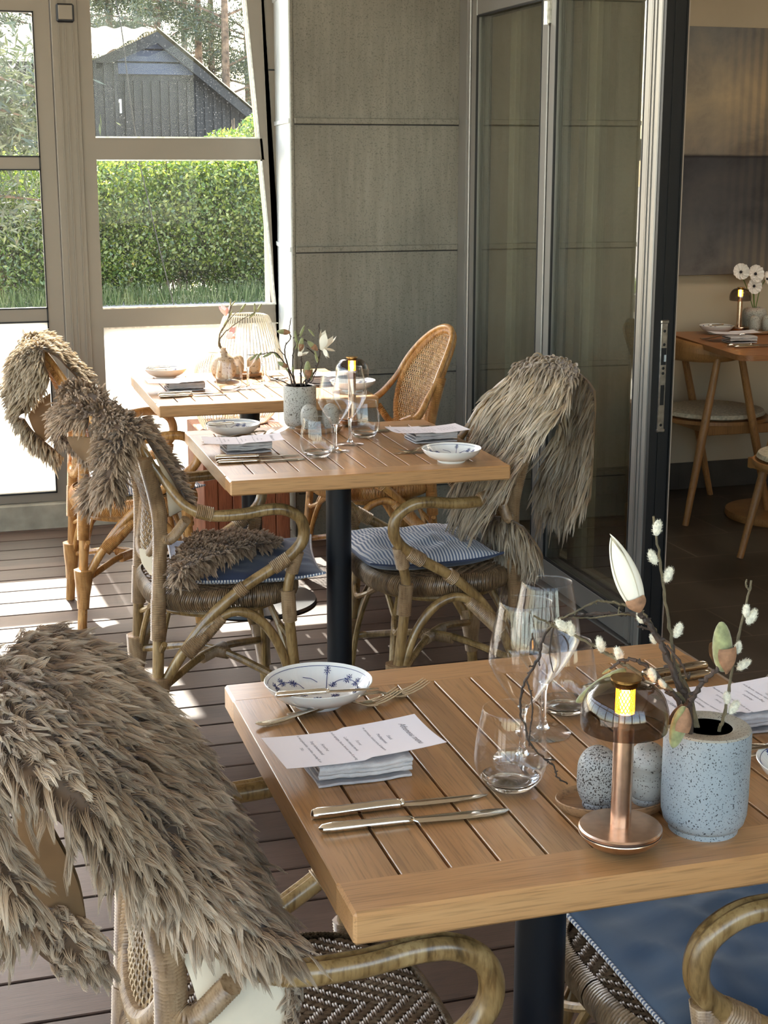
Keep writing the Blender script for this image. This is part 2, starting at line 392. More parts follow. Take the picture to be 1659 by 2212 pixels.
pane([(.711, .138), (1.45, .138), (xr(.818), .818), (.711, .818)], 'frosted_pane', M['frost'], w2)
pane([(.711, .893), (xr(.893), .893), (xr(1.487), 1.487), (.711, 1.487)], 'glass_pane', M['glass'], w2)
pane([(.711, 1.571), (xr(1.571), 1.571), (xr(TOP-.1), TOP-.1), (.711, TOP-.1)], 'glass_pane', M['glass'], w2)
# other facade bays to the left, out of the frame but seen in reflections
w3 = empty('window_2', (0, 0, 0)); w3['kind'] = 'structure'
mb = MB()
for z0, z1 in ((.105, .15), (.83, .89), (1.49, 1.56)): mb.prism(rect(-1.5, -.55, z0, z1), a, b)
struct(mb, 'window_frame', M['frame'], w3)
pane(rect(-1.5, -.55, .15, .83), 'frosted_pane', M['frost'], w3); pane(rect(-1.5, -.55, .89, TOP-.08), 'glass_pane', M['glass'], w3)
# left glazed wall of the veranda
mb = MB()
for yy in (-1.9, -.6, .7, 2.0, 3.3, 4.6, 5.9): mb.box(-2.2, -2.1, yy, yy+.09, 0, TOP, 0)
for z0, z1 in ((0, .12), (.82, .9), (2.05, 2.13), (TOP-.1, TOP)): mb.box(-2.19, -2.11, -1.9, 6.25, z0, z1, 0)
struct(mb, 'wall_left', M['frame'])
w4 = empty('window_3', (0, 0, 0)); w4['kind'] = 'structure'
mb = MB(); mb.box(-2.153, -2.147, -1.85, 6.2, .12, TOP-.1); struct(mb, 'glass_pane', M['side_glass'], w4)
# ceiling and the wall behind the photographer
mb = MB(); mb.box(-2.3, 2.3, -2.0, 6.35, TOP, TOP+.12)
for yy in (.2, 1.9, 3.6, 5.3): mb.box(-2.3, 2.1, yy, yy+.1, TOP-.14, TOP)
struct(mb, 'ceiling', M['ceiling'])
mb = MB(); mb.box(2.3, 5.2, -2.0, 6.25, 2.62, TOP+.12); struct(mb, 'ceiling_dining_room', M['ceiling'])
mb = MB(); mb.box(-2.2, 5.2, -2.02, -1.9, 0, .9); 
for xx in (-2.2, -1.0, .2, 1.4, 2.6): mb.box(xx, xx+.12, -2.02, -1.9, .9, TOP)
struct(mb, 'wall_front', M['beige_wall'])
w5 = empty('window_4', (0, 0, 0)); w5['kind'] = 'structure'
mb = MB(); mb.box(-2.2, 2.6, -1.965, -1.96, .9, TOP); struct(mb, 'glass_pane', M['side_glass'], w5)
mb = MB(); mb.box(2.10, 5.2, 6.08, 6.25, -.1, TOP+.1); struct(mb, 'wall_back', M['beige_wall'])
mb = MB(); mb.box(5.2, 5.32, -2.0, 6.25, -.1, TOP+.1); mb.box(2.6, 5.2, -2.02, -1.9, .9, TOP); struct(mb, 'wall_right', M['beige_wall'])
mb = MB(); mb.box(2.2, 5.2, 6.068, 6.08, 0, .125, bev=.002)
for k in range(8): mb.box(2.5+.4*k, 2.502+.4*k, 6.0675, 6.069, 0, .125)
struct(mb, 'baseboard_back', M['base_dark'])

# ---- folding doors
LX0, LX1 = 2.075, 2.136
mb = MB(); mb.box(2.07, 2.16, 5.60, 5.72, 0, 2.6, 0, bev=.003); mb.box(2.066, 2.07, 5.625, 5.635, 0, 2.6, 0)
mb.box(2.06, 2.17, -1.9, 5.72, 2.42, 2.62, 0)
struct(mb, 'trim_4', M['door_frame'])
M['rear_frame'] = plain('beige_door_frame', (196, 186, 164), .5)
def leaf(name, ya, yb, end):     # ya far, yb near
    t = empty(name, (0, 0, 0)); t['kind'] = 'structure'
    zt = 2.075 if name == 'door_2' else 2.41
    mb = MB(); sw = .052
    mb.box(LX0, LX1, ya-sw, ya, .012, zt, 0, bev=.003); mb.box(LX0, LX1, yb, yb+sw*1.9 if end else yb+sw, .012, zt, 0, bev=.003)
    mb.box(LX0, LX1, yb+sw*(1.9 if end else 1), ya-sw, .012, .095, 0, bev=.003); mb.box(LX0, LX1, yb, ya-sw, zt-.06, zt, 0, bev=.003)
    n = sw*(1.9 if end else 1)
    if end:
        for k in (.030, .052, .060): mb.box(LX0-.003, LX0, yb+k, yb+k+.006, .012, zt, 0)
    struct(mb, 'door_frame', M['door_frame'], t)
    mb = MB(); g = .006
    for xx in (LX0-.001, LX1-.007):
        mb.box(xx, xx+.008, ya-sw-g, ya-sw, .095, zt-.06); mb.box(xx, xx+.008, yb+n, yb+n+g, .095, zt-.06)
        mb.box(xx, xx+.008, yb+n, ya-sw, .095, .095+g); mb.box(xx, xx+.008, yb+n, ya-sw, zt-.06-g, zt-.06)
    struct(mb, 'gasket', M['door_dark'], t)
    mb = MB()
    for xx in (LX0+.014, LX0+.034): mb.box(xx, xx+.004, yb+n, ya-sw, .095, zt-.06)
    struct(mb, 'glass_pane', M['door_glass'], t)
    return t
def rear_leaf(name, ya, yb):
    t = empty(name, (0, 0, 0)); t['kind'] = 'structure'; x0, x1, sw = 2.195, 2.245, .055; mb = MB()
    mb.box(x0, x1, ya-sw, ya, .012, 2.41, 0, bev=.003); mb.box(x0, x1, yb, yb+sw, .012, 2.41, 0, bev=.003)
    mb.box(x0, x1, yb+sw, ya-sw, .012, .06, 0, bev=.003); mb.box(x0, x1, yb+sw, ya-sw, 2.34, 2.41, 0, bev=.003); struct(mb, 'door_frame', M['rear_frame'], t)
    mb = MB(); mb.box(x0+.02, x0+.024, yb+sw, ya-sw, .06, 2.34); struct(mb, 'glass_pane', M['door_glass'], t); return t
rear_leaf('door_4', 5.50, 4.80); rear_leaf('door_5', 4.785, 4.19)
dA = leaf('door_2', 5.595, 4.86, False)
dB = leaf('door_3', 4.845, 3.99, True)
th = math.radians(-1.7); dB.rotation_euler = (0, 0, th); dB.location = (2.075-(2.075*math.cos(th)-4.845*math.sin(th)), 4.845-(2.075*math.sin(th)+4.845*math.cos(th)), 0)
# black closing edge with lock plate
mb = MB(); mb.box(LX0+.004, LX1+.008, 3.972, 3.99, .012, 2.41); mb.box(LX0+.03, LX0+.034, 3.968, 3.973, .012, 2.41); mb.box(LX0+.066, LX0+.070, 3.966, 3.973, .012, 2.41)
struct(mb, 'closing_edge', M['door_dark'], dB)
mb = MB(); mb.box(LX1+.008, LX1+.013, 3.968, 3.992, .012, 2.41, 0); struct(mb, 'edge_strip', M['strip'], dB)
zA, zB = 1.02, .70
mb = MB(); xl = LX0+.026
mb.box(xl, xl+.022, 3.966, 3.9735, zB, zA, 0, bev=.002); mb.box(xl-.002, xl+.025, 3.964, 3.9745, zA-.004, zA+.008, 0, bev=.003); mb.box(xl-.002, xl+.025, 3.964, 3.9745, zB-.008, zB+.004, 0, bev=.003)
mb.box(xl+.012, xl+.018, 3.9625, 3.967, .905, .925, 2)
for z in (.995, .87, .715, .955, .885):
    mb.ell((xl+.011, 3.9655, z), (.0045, .0045, .0015), (0, -1, 0), 10, 4, 1)
mb.box(xl+.005, xl+.017, 3.9652, 3.9665, .775, .835, 1); mb.box(xl+.003, xl+.019, 3.9656, 3.9664, .895, .945, 1)
struct(mb, 'lock_plate', [M['steel'], M['door_dark'], M['cladding_side']], dB)
mb = MB()
for z0, z1 in ((2.005, 2.12), (1.925, 2.0)): mb.tube([(LX0-.010, 4.853, z0), (LX0-.010, 4.853, z1)], .0105, 14)
mb.box(LX0-.004, LX0+.001, 4.835, 4.872, 1.93, 2.11)
struct(mb, 'hinge', M['steel'], dA, smooth=True)

# sensor box on the glazed door head
mb = MB(); p = aty(141, 28, F0-.03)
mb.box(p.x-.034, p.x+.034, F0-.028, F0-.008, p.z-.034, p.z+.036, 1, bev=.006); mb.box(p.x-.027, p.x+.027, F0-.031, F0-.027, p.z-.024, p.z+.030, 0, bev=.002)
o = mb.build('sensor_box', [M['frame'], M['black_metal']], smooth=False); tag(o, 'small square grey sensor box fixed at the top of the window post', 'sensor')

# ================================================================== OUTDOORS
G0 = -.1
M['gravel'] = plain('gravel', (168, 160, 148), .9, nscale=40, namp=.3, bumpk=.6, bscale=60)
mb = MB(); mb.box(-60, 60, -50, 90, G0-.1, G0-.01); struct(mb, 'ground_outside', M['gravel'])
def leafmat(name, cols, trans=.5):
    m = bpy.data.materials.new(name); m.use_nodes = True; nt = m.node_tree; nt.nodes.clear()
    gm = N(nt, 'ShaderNodeNewGeometry')
    c = ramp(nt, gm.outputs['Random Per Island'], [(k/(len(cols)-1), x) for k, x in enumerate(cols)])
    d = N(nt, 'ShaderNodeBsdfDiffuse'); t = N(nt, 'ShaderNodeBsdfTranslucent'); g = N(nt, 'ShaderNodeBsdfGlossy'); g.inputs['Roughness'].default_value = .45
    nt.links.new(c, d.inputs[0]); nt.links.new(c, t.inputs[0])
    a = N(nt, 'ShaderNodeMixShader'); a.inputs[0].default_value = trans; nt.links.new(d.outputs[0], a.inputs[1]); nt.links.new(t.outputs[0], a.inputs[2])
    b = N(nt, 'ShaderNodeMixShader'); b.inputs[0].default_value = .08; nt.links.new(a.outputs[0], b.inputs[1]); nt.links.new(g.outputs[0], b.inputs[2])
    o = N(nt, 'ShaderNodeOutputMaterial'); nt.links.new(b.outputs[0], o.inputs[0]); return m
M['hedge'] = leafmat('hedge_leaves', [(66, 94, 28), (94, 122, 38), (134, 152, 54), (164, 172, 72)])
M['needles'] = leafmat('pine_needles', [(46, 58, 34), (66, 78, 44), (92, 98, 58)], .3)
M['bark'] = plain('pine_bark', (112, 92, 74), .9, nscale=10, namp=.3)
M['grass'] = leafmat('grass_blades', [(64, 92, 32), (98, 122, 50), (132, 140, 78)])
def leafcloud(P, size, seed=0, aspect=.5, flat=None):
    r = np.random.default_rng(seed); n = len(P)
    a = r.normal(size=(n, 3)); a /= np.linalg.norm(a, axis=1)[:, None]; b = r.normal(size=(n, 3)); b -= a*(a*b).sum(1)[:, None]; b /= np.linalg.norm(b, axis=1)[:, None]
    s = size*r.uniform(.6, 1.4, n)[:, None]; v = np.stack([P-a*s, P+b*s*aspect, P+a*s, P-b*s*aspect], 1).reshape(-1, 3)
    mb = MB(); mb.v = [v]; mb.n = len(v); mb.f = np.arange(n*4).reshape(n, 4).tolist(); mb.m = [0]*n; return mb
def shrub(cx, cy, w, h, seed, label):
    r = np.random.default_rng(seed); t = empty('shrub', (cx, cy, G0), label=label, cat='shrub', group='shrubs of the hedge behind the gravel path')
    lobes = [(r.uniform(-.4, .4)*w, r.uniform(-.35, .35), (.14+.66*(q/10))*h, r.uniform(.28, .42)*w, r.uniform(.18, .26)*h) for q in range(11)]
    pts = []
    for (lx, ly, lz, rx, rz) in lobes:
        n = 3200; d = r.normal(size=(n, 3)); d /= np.linalg.norm(d, axis=1)[:, None]; q = r.uniform(.55, 1, n)[:, None]**.5
        pts.append(np.array([lx, ly, lz])+d*q*np.array([rx, .55, rz]))
    P = np.concatenate(pts); P = P[P[:, 2] > .02]
    leafcloud(P, .027, seed).build('foliage', M['hedge'], t, smooth=False)
    mb = MB()
    for k in range(16):
        x = r.uniform(-.4, .4)*w; mb.tube(cr([(x*.6, 0, 0), (x*.8, -.1, h*.4), (x, r.uniform(-.4, .2), h*r.uniform(.8, 1.0))], 3), [.014]*6+[.005], 5)
    mb.build('stem', M['bark'], t)
sl = ['leftmost sunlit green shrub of the hedge, seen through the glazed door', 'green hedge shrub seen beside the window post', 'bright green hedge shrub in the left half of the slanted window',
      'bright green hedge shrub below the middle of the dark shed', 'yellow green hedge shrub in the right half of the slanted window', 'hedge shrub at the right edge of the window']
for k, (px, w, h) in enumerate([(40, 2.0, 1.75), (175, 1.8, 1.72), (300, 1.7, 1.70), (400, 1.7, 1.68), (500, 1.7, 1.74), (610, 1.8, 1.78)]):
    p = aty(px, 500, 18.2); shrub(p.x, 18.2, w, h, 10+k, sl[k])
p = aty(530, 280, 20.0); shrub(p.x+.0, 20.0, 1.0, 2.15, 30, 'tall yellow green shrub rising in front of the shed at the right')
# grass verge
r = np.random.default_rng(5); n = 9000
gx = r.uniform(-4, 9, n); gy = r.uniform(17.0, 17.7, n); hh = r.uniform(.06, .26, n); dx = r.normal(0, .05, n)
v = np.stack([np.stack([gx-.008, gy, np.full(n, G0)], -1), np.stack([gx+.008, gy, np.full(n, G0)], -1), np.stack([gx+dx, gy-.03, G0+hh], -1)], 1).reshape(-1, 3)
mb = MB(); mb.v = [v]; mb.n = len(v); mb.f = np.arange(n*3).reshape(n, 3).tolist(); mb.m = [0]*n
tag(mb.build('tall_grass', M['grass'], smooth=False), 'tall grass verge along the foot of the hedge', 'grass', kind='stuff')
# shed
M['shed'] = plain('black_timber', (22, 24, 26), .6, nscale=6, namp=.1)
M['shed_blue'] = plain('blue_black_timber', (44, 56, 80), .55)
M['roof'] = plain('yellowed_fibre_cement', (96, 90, 60), .8, nscale=5, namp=.12)
YS = 25.0
pt = lambda px, py, y=YS: aty(px, py, y)
apex = pt(340, 68); eR = pt(546, 240); eL = pt(205, 128)
sh = empty('shed', (apex.x, YS, G0), label='dark timber shed with pale corrugated roof behind the hedge', cat='shed'); L = lambda p: (p.x-apex.x, p.z-G0)
ax, az = L(apex); rx, rz = L(eR); lx, lz = L(eL)
mb = MB(); gl = lx+.35
mb.prism([(gl, 0), (rx+1.0, 0), (rx+1.0, az-.12-(rx+1.0-ax)*(az-rz)/(rx-ax)), (ax, az-.12), (gl, az-.12-(ax-gl)*(az-lz)/(ax-lx))], .35, .45, 'y', 0)
k = gl
while k < rx+.6:
    zt = az-.12-abs(k-ax)*((az-lz)/(ax-lx) if k < ax else (az-rz)/(rx-ax)); mb.box(k, k+.05, .31, .35, 0, max(.2, min(zt, 2.85)), 0); k += .145
struct(mb, 'board_wall', M['shed'], sh)
mb = MB()
for q in range(6):
    z = 2.95+q*.2; hw = (az-z-.15)*1.0
    xl = max(gl+.05, ax-hw/((az-lz)/(ax-lx))); xr_ = min(ax+.6, ax+hw/((az-rz)/(rx-ax)))
    if xr_ > xl+.1: mb.box(xl, xr_, .27, .34, z, z+.17, 0)
struct(mb, 'louvre_gable', M['shed_blue'], sh)
sr = (az-rz)/(rx-ax); slL = (az-lz)/(ax-lx)
mb = MB(); mb.prism([(ax, az), (rx+1.6, az-sr*(rx+1.6-ax)), (rx+1.6, az-sr*(rx+1.6-ax)-.16), (ax, az-.18)], .0, .1, 'y', 0)
mb.prism([(ax, az), (lx-.05, az-slL*(ax-lx+.05)), (lx-.05, az-slL*(ax-lx+.05)-.16), (ax, az-.18)], .0, .1, 'y', 0)
struct(mb, 'barge_board', M['shed'], sh)
def roofsheet(n0, xa, za, xb, zb, yoff):
    nu, nv = 10, 150; G = np.zeros((nv, nu, 3)); ys = np.linspace(0, 9, nv)
    for i in range(nv):
        for j in range(nu):
            t = j/(nu-1); st = .03*math.floor(t*3.999); G[i, j] = (xa+(xb-xa)*t, ys[i]-.05, za+(zb-za)*t+.035*math.sin(ys[i]*2*PI/.3)+.03-st*.6+.02)
    return MB().grid(G)
roofsheet(0, ax, az, rx+1.6, az-sr*(rx+1.6-ax), 0).build('roof', M['roof'], sh)
# the left wing: long corrugated slope facing the veranda
mb = MB(); nu, nv = 200, 16; p0 = pt(345, 62); p1 = pt(200, 122); xL = pt(-260, 100).x
G = np.zeros((nu, nv, 3))
for i in range(nu):
    u = i/(nu-1)
    for j in range(nv):
        t = j/(nv-1); x = (ax+.02)*(1-u)+(xL-apex.x)*u
        xe = lx*(1-u)+(xL-apex.x)*u
        xx = (ax*(1-t)+lx*t)*(1-u)+(xL-apex.x)*u
        G[i, j] = (xx, .05-1.0*t+3*0, az*(1-t)+(lz+.02)*t+.018*math.sin(xx*2*PI/.3)-.03*math.floor(t*2.99)+.05)
mb.grid(G); mb.build('roof', M['roof'], sh)
mb = MB(); mb.box(xL-apex.x, gl, .0, .1, 0, lz-.05); k = xL-apex.x
while k < gl: mb.box(k, k+.05, -.04, 0, 0, lz-.05); k += .16
struct(mb, 'board_wall', M['shed'], sh)
mb = MB(); q = L(pt(265, 228)); mb.box(q[0]-.012, q[0]+.018, .26, .31, q[1]-.11, q[1]+.11); mb.prism([(q[0]-.012, q[1]+.11), (q[0]-.06, q[1]+.05), (q[0]-.055, q[1]+.03), (q[0]-.012, q[1]+.06)], .26, .31)
struct(mb, 'house_number', plain('white_paint', (230, 230, 225), .6), sh)
# pines
def pine(px, y, h, seed, label, lo=.35, n=9000, spread=1.5, trunk=.13):
    r = np.random.default_rng(seed); p = aty(px, 300, y); t = empty('pine_tree', (p.x, y, G0), label=label, cat='tree', group='pine trees behind the shed')
    mb = MB(); bend = r.uniform(-.25, .25)
    mb.tube(cr([(0, 0, 0), (bend*.4, 0, h*.4), (bend, 0, h)], 6), np.linspace(trunk, .04, 13), 8); br = []
    for k in range(26):
        z = h*r.uniform(lo, .98); a = r.uniform(0, 2*PI); l = spread*(1.15-z/h)*r.uniform(.6, 1.1)+.3
        e = np.array([math.cos(a)*l, math.sin(a)*l*.8, z+r.uniform(-.2, .35)]); s0 = np.array([bend*z/h, 0, z-.1])
        mb.tube(cr([s0, (s0+e)/2+np.array([0, 0, .12]), e], 3), np.linspace(.03, .008, 7), 5); br.append((s0, e))
    mb.build('trunk', M['bark'], t)
    P = []
    for s0, e in br:
        m = n//26; u = r.uniform(.3, 1.05, m)[:, None]; P.append(s0+(e-s0)*u+r.normal(0, .17, (m, 3)))
    leafcloud(np.concatenate(P), .06, seed, .18).build('needles', M['needles'], t, smooth=False)
pl = ['pine behind the shed roof, left of the ridge', 'tall pine standing right behind the shed ridge', 'slender pine right of the shed ridge', 'thick trunked pine near the right edge of the window', 'pine at the right edge of the slanted window', 'pine at the far left behind the shed roof', 'dark pine filling the gap behind the shed', 'far pine seen over the left part of the roof', 'far pine seen just left of the ridge', 'far pine between two slender trunks', 'far pine in the upper right corner of the window']
for k, (px, y, h, lo) in enumerate([(250, 36, 9.5, .3), (350, 34, 10, .4), (432, 35, 10, .45), (490, 33, 9, .2), (560, 35, 9.5, .25), (120, 36, 9, .3), (395, 38, 9, .15), (200, 39, 10, .15), (310, 40, 10, .15), (460, 40, 10, .15), (540, 40, 10, .15)]):
    pine(px, y, h, 60+k, pl[k], lo, n=20000 if k < 7 else 45000, spread=2.3 if k < 7 else 3.0)
pine(-130, 14.5, 4.4, 90, 'gnarled pine branches close outside the glazed door', .42, 16000, 1.15, .07)
pine(-190, 15.5, 4.6, 91, 'leaning pine at the far left outside the glazed door', .2, 14000, 1.6, .08)
# hanging cable outside the window
mb = MB(); mb.tube(cr([aty(x, y, 6.33) for x, y in [(240, -40), (262, 60), (278, 190), (292, 285), (301, 350), (322, 440), (345, 540), (376, 662)]], 6), .0022, 6)
tag(mb.build('cable', plain('cable_black', (40, 40, 42), .5)), 'thin dark cable hanging down outside the slanted window', 'cable')
# ================================================================== FURNITURE
tk = dict(dark=(150, 104, 62), mid=(178, 130, 84), light=(198, 150, 102))
M['teak_y'] = wood('teak_slats', (158, 112, 68), (184, 138, 90), (202, 158, 108), 'y', 10, .36, .13, .25, rand=(0, .0555, -.3495+.0005, .14))
M['teak_x'] = wood('teak_rails', (162, 116, 70), (186, 140, 92), (204, 160, 110), 'x', 10, .36, .13, .25)
M['oak'] = wood('oak', (136, 92, 50), (162, 112, 64), (180, 130, 78), 'z', 8, .45, .2)
M['oak_top'] = wood('oak_top', (136, 84, 44), (158, 102, 58), (172, 116, 68), 'x', 8, .4, .2)
TZ = .752
def make_table():
    t = empty('dining_table')
    mb = MB(); h = .35; b = .0035; th = .036
    rl = .072; n = 12; lw = .0695; pitch = (2*h-2*lw+.0035)/(n-1+.0) if False else .0555
    mb.box(-h, h, -h, -h+rl, TZ-th, TZ, 1, bev=b); mb.box(-h, h, h-rl, h, TZ-th, TZ, 1, bev=b)
    xs = -h; first = True; x = -h
    edges = [-h]+[-h+.0695+.0555*k for k in range(11)]+[h]
    for k in range(12):
        x0, x1 = edges[k], edges[k+1]
        if k > 0: x0 += .0018
        if k < 11: x1 -= .0018
        mb.box(x0, x1, -h+rl-.004, h-rl+.004, TZ-(.022 if 0 < k < 11 else th), TZ-.0002, 0, bev=.0008)
    pass
    mb.box(-.03, .03, -h+rl, h-rl, TZ-th, TZ-.0225, 0)
    mb.build('tabletop', [M['teak_y'], M['teak_x']], t, smooth=False)
    mb = MB(); mb.tube([(0, 0, .03), (0, 0, TZ-th-.004)], .0335, 32); mb.box(-.2, .2, -.03, .03, TZ-th-.006, TZ-th, 0); mb.box(-.03, .03, -.2, .2, TZ-th-.006, TZ-th, 0)
    mb.build('pedestal', M['black_metal'], t)
    mb = MB(); mb.lathe([(.215, 0), (.218, .004), (.215, .014), (.06, .022), (.04, .034), (.0, .034)], 64); mb.build('base', M['black_metal'], t)
    return t
tables = []
proto_table = make_table()
TP = [((.7253, 1.6531), -.0111, 'nearest square teak slat table with the lit table lamp, in the foreground'),
      ((1.0212, 3.7205), -.0183, 'middle square teak slat table with menus, between two rattan chairs'),
      ((1.030, 4.868), -.015, 'farthest square teak slat table in the sun by the window')]
for k, ((x, y), a, lab) in enumerate(TP):
    t = proto_table if k == 0 else copy_tree(proto_table)
    t.location = (x, y, 0); t.rotation_euler = (0, 0, a); tag(t, lab, 'table', 'teak dining tables on the deck'); tables.append(t)

# ---- rattan
def canemat(name, cols, rough=.3, coat=.4):
    m, nt, bs = base(name)
    f = noise(nt, coord(nt, (1, 1, .35)), 26, 4, .6, 1.0); g = noise(nt, coord(nt, (3, 3, .3)), 70, 2)
    c = ramp(nt, f, [(.3, cols[0]), (.52, cols[1]), (.75, cols[2])])
    c = mixc(nt, c, ramp(nt, g, [(.30, (206, 196, 184)), (.5, (255, 255, 255))]), 1.0)
    nt.links.new(c, bs.inputs['Base Color']); bs.inputs['Roughness'].default_value = rough
    bs.inputs['Coat Weight'].default_value = coat; bs.inputs['Coat Roughness'].default_value = .2; return m
M['cane_olive'] = canemat('olive_cane', [(92, 70, 40), (146, 116, 72), (178, 148, 100)])
M['wrap_olive'] = canemat('olive_binding', [(118, 92, 64), (158, 128, 94), (186, 158, 122)], .42, .2)
M['weave_dark'] = canemat('dark_woven_cane', [(88, 66, 46), (124, 96, 70), (168, 142, 112)], .38, .15)
M['weave_mid'] = canemat('woven_back', [(122, 98, 66), (158, 130, 92), (186, 160, 120)], .4, .2)
M['rim_olive'] = canemat('olive_seat_rim', [(84, 64, 44), (124, 98, 70), (156, 128, 96)], .38, .3)
M['cane_honey'] = canemat('honey_cane', [(150, 100, 50), (188, 138, 78), (212, 166, 102)])
M['wrap_honey'] = canemat('honey_binding', [(160, 108, 56), (192, 142, 84), (214, 170, 112)], .42, .2)
M['weave_honey'] = canemat('honey_weave', [(158, 116, 68), (194, 152, 98), (218, 182, 128)], .42, .2)
def oval(t, off=0.0, dep=0.0):
    # t: angle from the top; returns local (x back negative, y, z) on the curved balloon back
    c, s = math.cos(t), math.sin(t)
    z = .705+((.205+off) if c > 0 else (.222+off))*c
    y = (.184*(1-.12*max(0, -c))+off)*(abs(s)**(.92 if c > 0 else .72))*(1 if s >= 0 else -1)
    return np.array([backx(z, y)+dep, y, z])
def backx(z, y): return -.182-.56*max(0, z-.60)**1.32+.9*(y*y)-.012*max(0, .60-z)/.12
def ringed(mb, path, r, step=.0042, amp=.16, sides=9, closed=False, rf=None, mat=0):
    P = resample(path, step/3.0); n = len(P); L = np.arange(n)
    k = 1+amp*(np.array([0., 1., .6])[L % 3]-.5)
    if rf is None: rr = np.full(n, r)
    else: rr = np.interp(np.linspace(0, 1, n), np.linspace(0, 1, len(rf)), rf)
    mb.tube(P, rr*k, sides, mat, closed=False)
def binding(path, r, parent, mat, step=.0046, amp=.13, sides=9, rf=None):
    mb = MB(); ringed(mb, path, r, step, amp*1.7, sides, rf=rf); return mb.build('binding', mat, parent)
def make_chair(style):
    cane, wrap, weave, wseat, wrim = {'olive': (M['cane_olive'], M['wrap_olive'], M['weave_mid'], M['weave_dark'], M['rim_olive']), 'honey': (M['cane_honey'], M['wrap_honey'], M['weave_honey'], M['weave_honey'], M['wrap_honey'])}[style]
    t = empty('rattan_armchair')
    sec = lambda a: 1-.10*abs(math.cos(a))**6-.10*abs(math.sin(a))**10
    grooved = lambda a: 1.0-.30*math.exp(-((abs(((a-PI/2+PI) % (2*PI))-PI))/.35)**2)-.30*math.exp(-((abs(((a+PI/2+PI) % (2*PI))-PI))/.35)**2)
    # woven back: lattice of undulating canes on the curved shell
    mb = MB()
    def inside(y, z):
        c = (z-.705)/(.203 if z > .705 else .220)
        if abs(c) >= 1: return False
        s = math.sqrt(1-c*c); return abs(y) < .182*(1-.12*max(0, -c))*s**(.92 if c > 0 else .72)
    sp = .0098
    for fam in (0, 1):
        k = -60
        while k <= 60:
            pts = []; c0 = k*sp
            for q in range(-90, 91):
                w = q*sp*.5
                if fam == 0: y, z = (c0+w)*.72, .70+(w-c0)*.72
                else: y, z = (c0-w)*.72, .70+(w+c0)*.72
                if inside(y, z):
                    pts.append((backx(z, y)+.0016*math.sin(q*PI/2+(k % 2)*PI+fam*PI/2), y, z))
                elif pts:
                    if len(pts) > 2: mb.tube(pts, .0019, 4, cap=False)
                    pts = []
            if len(pts) > 2: mb.tube(pts, .0019, 4, cap=False)
            k += 1
    mb.build('woven_back', weave, t)
    # wrapped inner hoop and rim band
    mb = MB(); ts = np.linspace(0, 2*PI, 73)
    ringed(mb, [oval(a, -.002, -.002) for a in ts], .0125, .0046, .14, 8)
    mb.build('back_frame', wrap, t)
    # continuous side canes: hoop over the top, arm, curl, diagonal to the rear foot
    hoop = [oval(a, .013, .010) for a in np.linspace(-1.35, 1.35, 19)]
    mb = MB(); mb.tube(cr(hoop, 3), .0095, 10); mb.build('top_hoop', cane, t)
    for s in (-1, 1):
        e = oval(1.35, .013, .010)
        arm = [(e[0], s*e[1], e[2]), (-.158, s*.214, .715), (-.115, s*.246, .665), (-.06, s*.256, .644), (.02, s*.260, .642), (.09, s*.262, .650), (.135, s*.262, .645), (.172, s*.260, .618), (.180, s*.257, .575), (.158, s*.254, .532), (.10, s*.250, .490), (.02, s*.244, .440), (-.06, s*.234, .370), (-.13, s*.216, .275), (-.185, s*.192, .175)]
        arm = [arm[0]]+[(q[0], q[1]*.945, q[2]-.013*min(1, k/3)*(1 if k < 9 else .6)) for k, q in enumerate(arm[1:], 1)]
        P = cr(arm, 7); n = len(P); rr = np.interp(np.linspace(0, 1, n), [0, .12, .25, .6, 1], [.0095, .013, .0165, .0165, .0145])
        mb = MB(); mb.tube(P, rr, 16, section=grooved, up=(0, s*1.0, .02)); mb.build('armrest', cane, t)
        # rear leg
        mb = MB(); P = cr([(-.205, s*.192, 0), (-.19, s*.182, .22), (-.178, s*.168, .46), (-.172, s*.172, .575), (-.180, s*.182, .66), (-.20, s*.190, .75)], 6)
        mb.tube(P, np.linspace(.0155, .0125, len(P)), 10); lg = mb.build('leg', cane, t)
        binding(cr([(-.181, s*.170, .40), (-.172, s*.173, .575), (-.180, s*.183, .66), (-.207, s*.192, .775)], 5), .0175, lg, wrap, .0046, .13, 9, None)
        binding(cr([(-.198, s*.188, .075), (-.190, s*.184, .205)], 4), .02, lg, wrap, .0046, .10, 9, [.0185, .021, .027, .031])
        binding([(-.186, s*.176, .30), (-.181, s*.170, .405)], .019, lg, wrap, .0046, .13, 9, None)
        binding(cr([(-.172, s*.172, .575), (-.15, s*.195, .565), (-.115, s*.233, .622)], 4), .0125, lg, wrap, .0046, .13, 8, None)
        binding(cr([(-.09, s*.236, .643), (-.05, s*.242, .632)], 4), .0185, lg, wrap, .0046, .06, 10, None)
        # front leg
        mb = MB(); P = cr([(.178, s*.212, 0), (.165, s*.214, .13), (.150, s*.220, .28), (.140, s*.226, .40), (.150, s*.228, .47), (.166, s*.238, .522)], 6)
        mb.tube(P, np.linspace(.0155, .0125, len(P)), 10); lg = mb.build('leg', cane, t)
        binding(cr([(.172, s*.213, .07), (.162, s*.214, .20)], 4), .02, lg, wrap, .0046, .10, 9, [.0185, .020, .025, .029])
        binding([(.146, s*.222, .335), (.140, s*.226, .42)], .0178, lg, wrap, .0046, .13, 9, None)
        binding(cr([(.150, s*.228, .465), (.164, s*.237, .522)], 4), .017, lg, wrap, .0046, .12, 9, None)
        binding(cr([(.142, s*.239, .507), (.10, s*.236, .481)], 4), .0185, lg, wrap, .0046, .06, 10, None)
        binding(cr([(.03, s*.231, .439), (.008, s*.229, .422)], 4), .0185, lg, wrap, .0046, .06, 10, None)
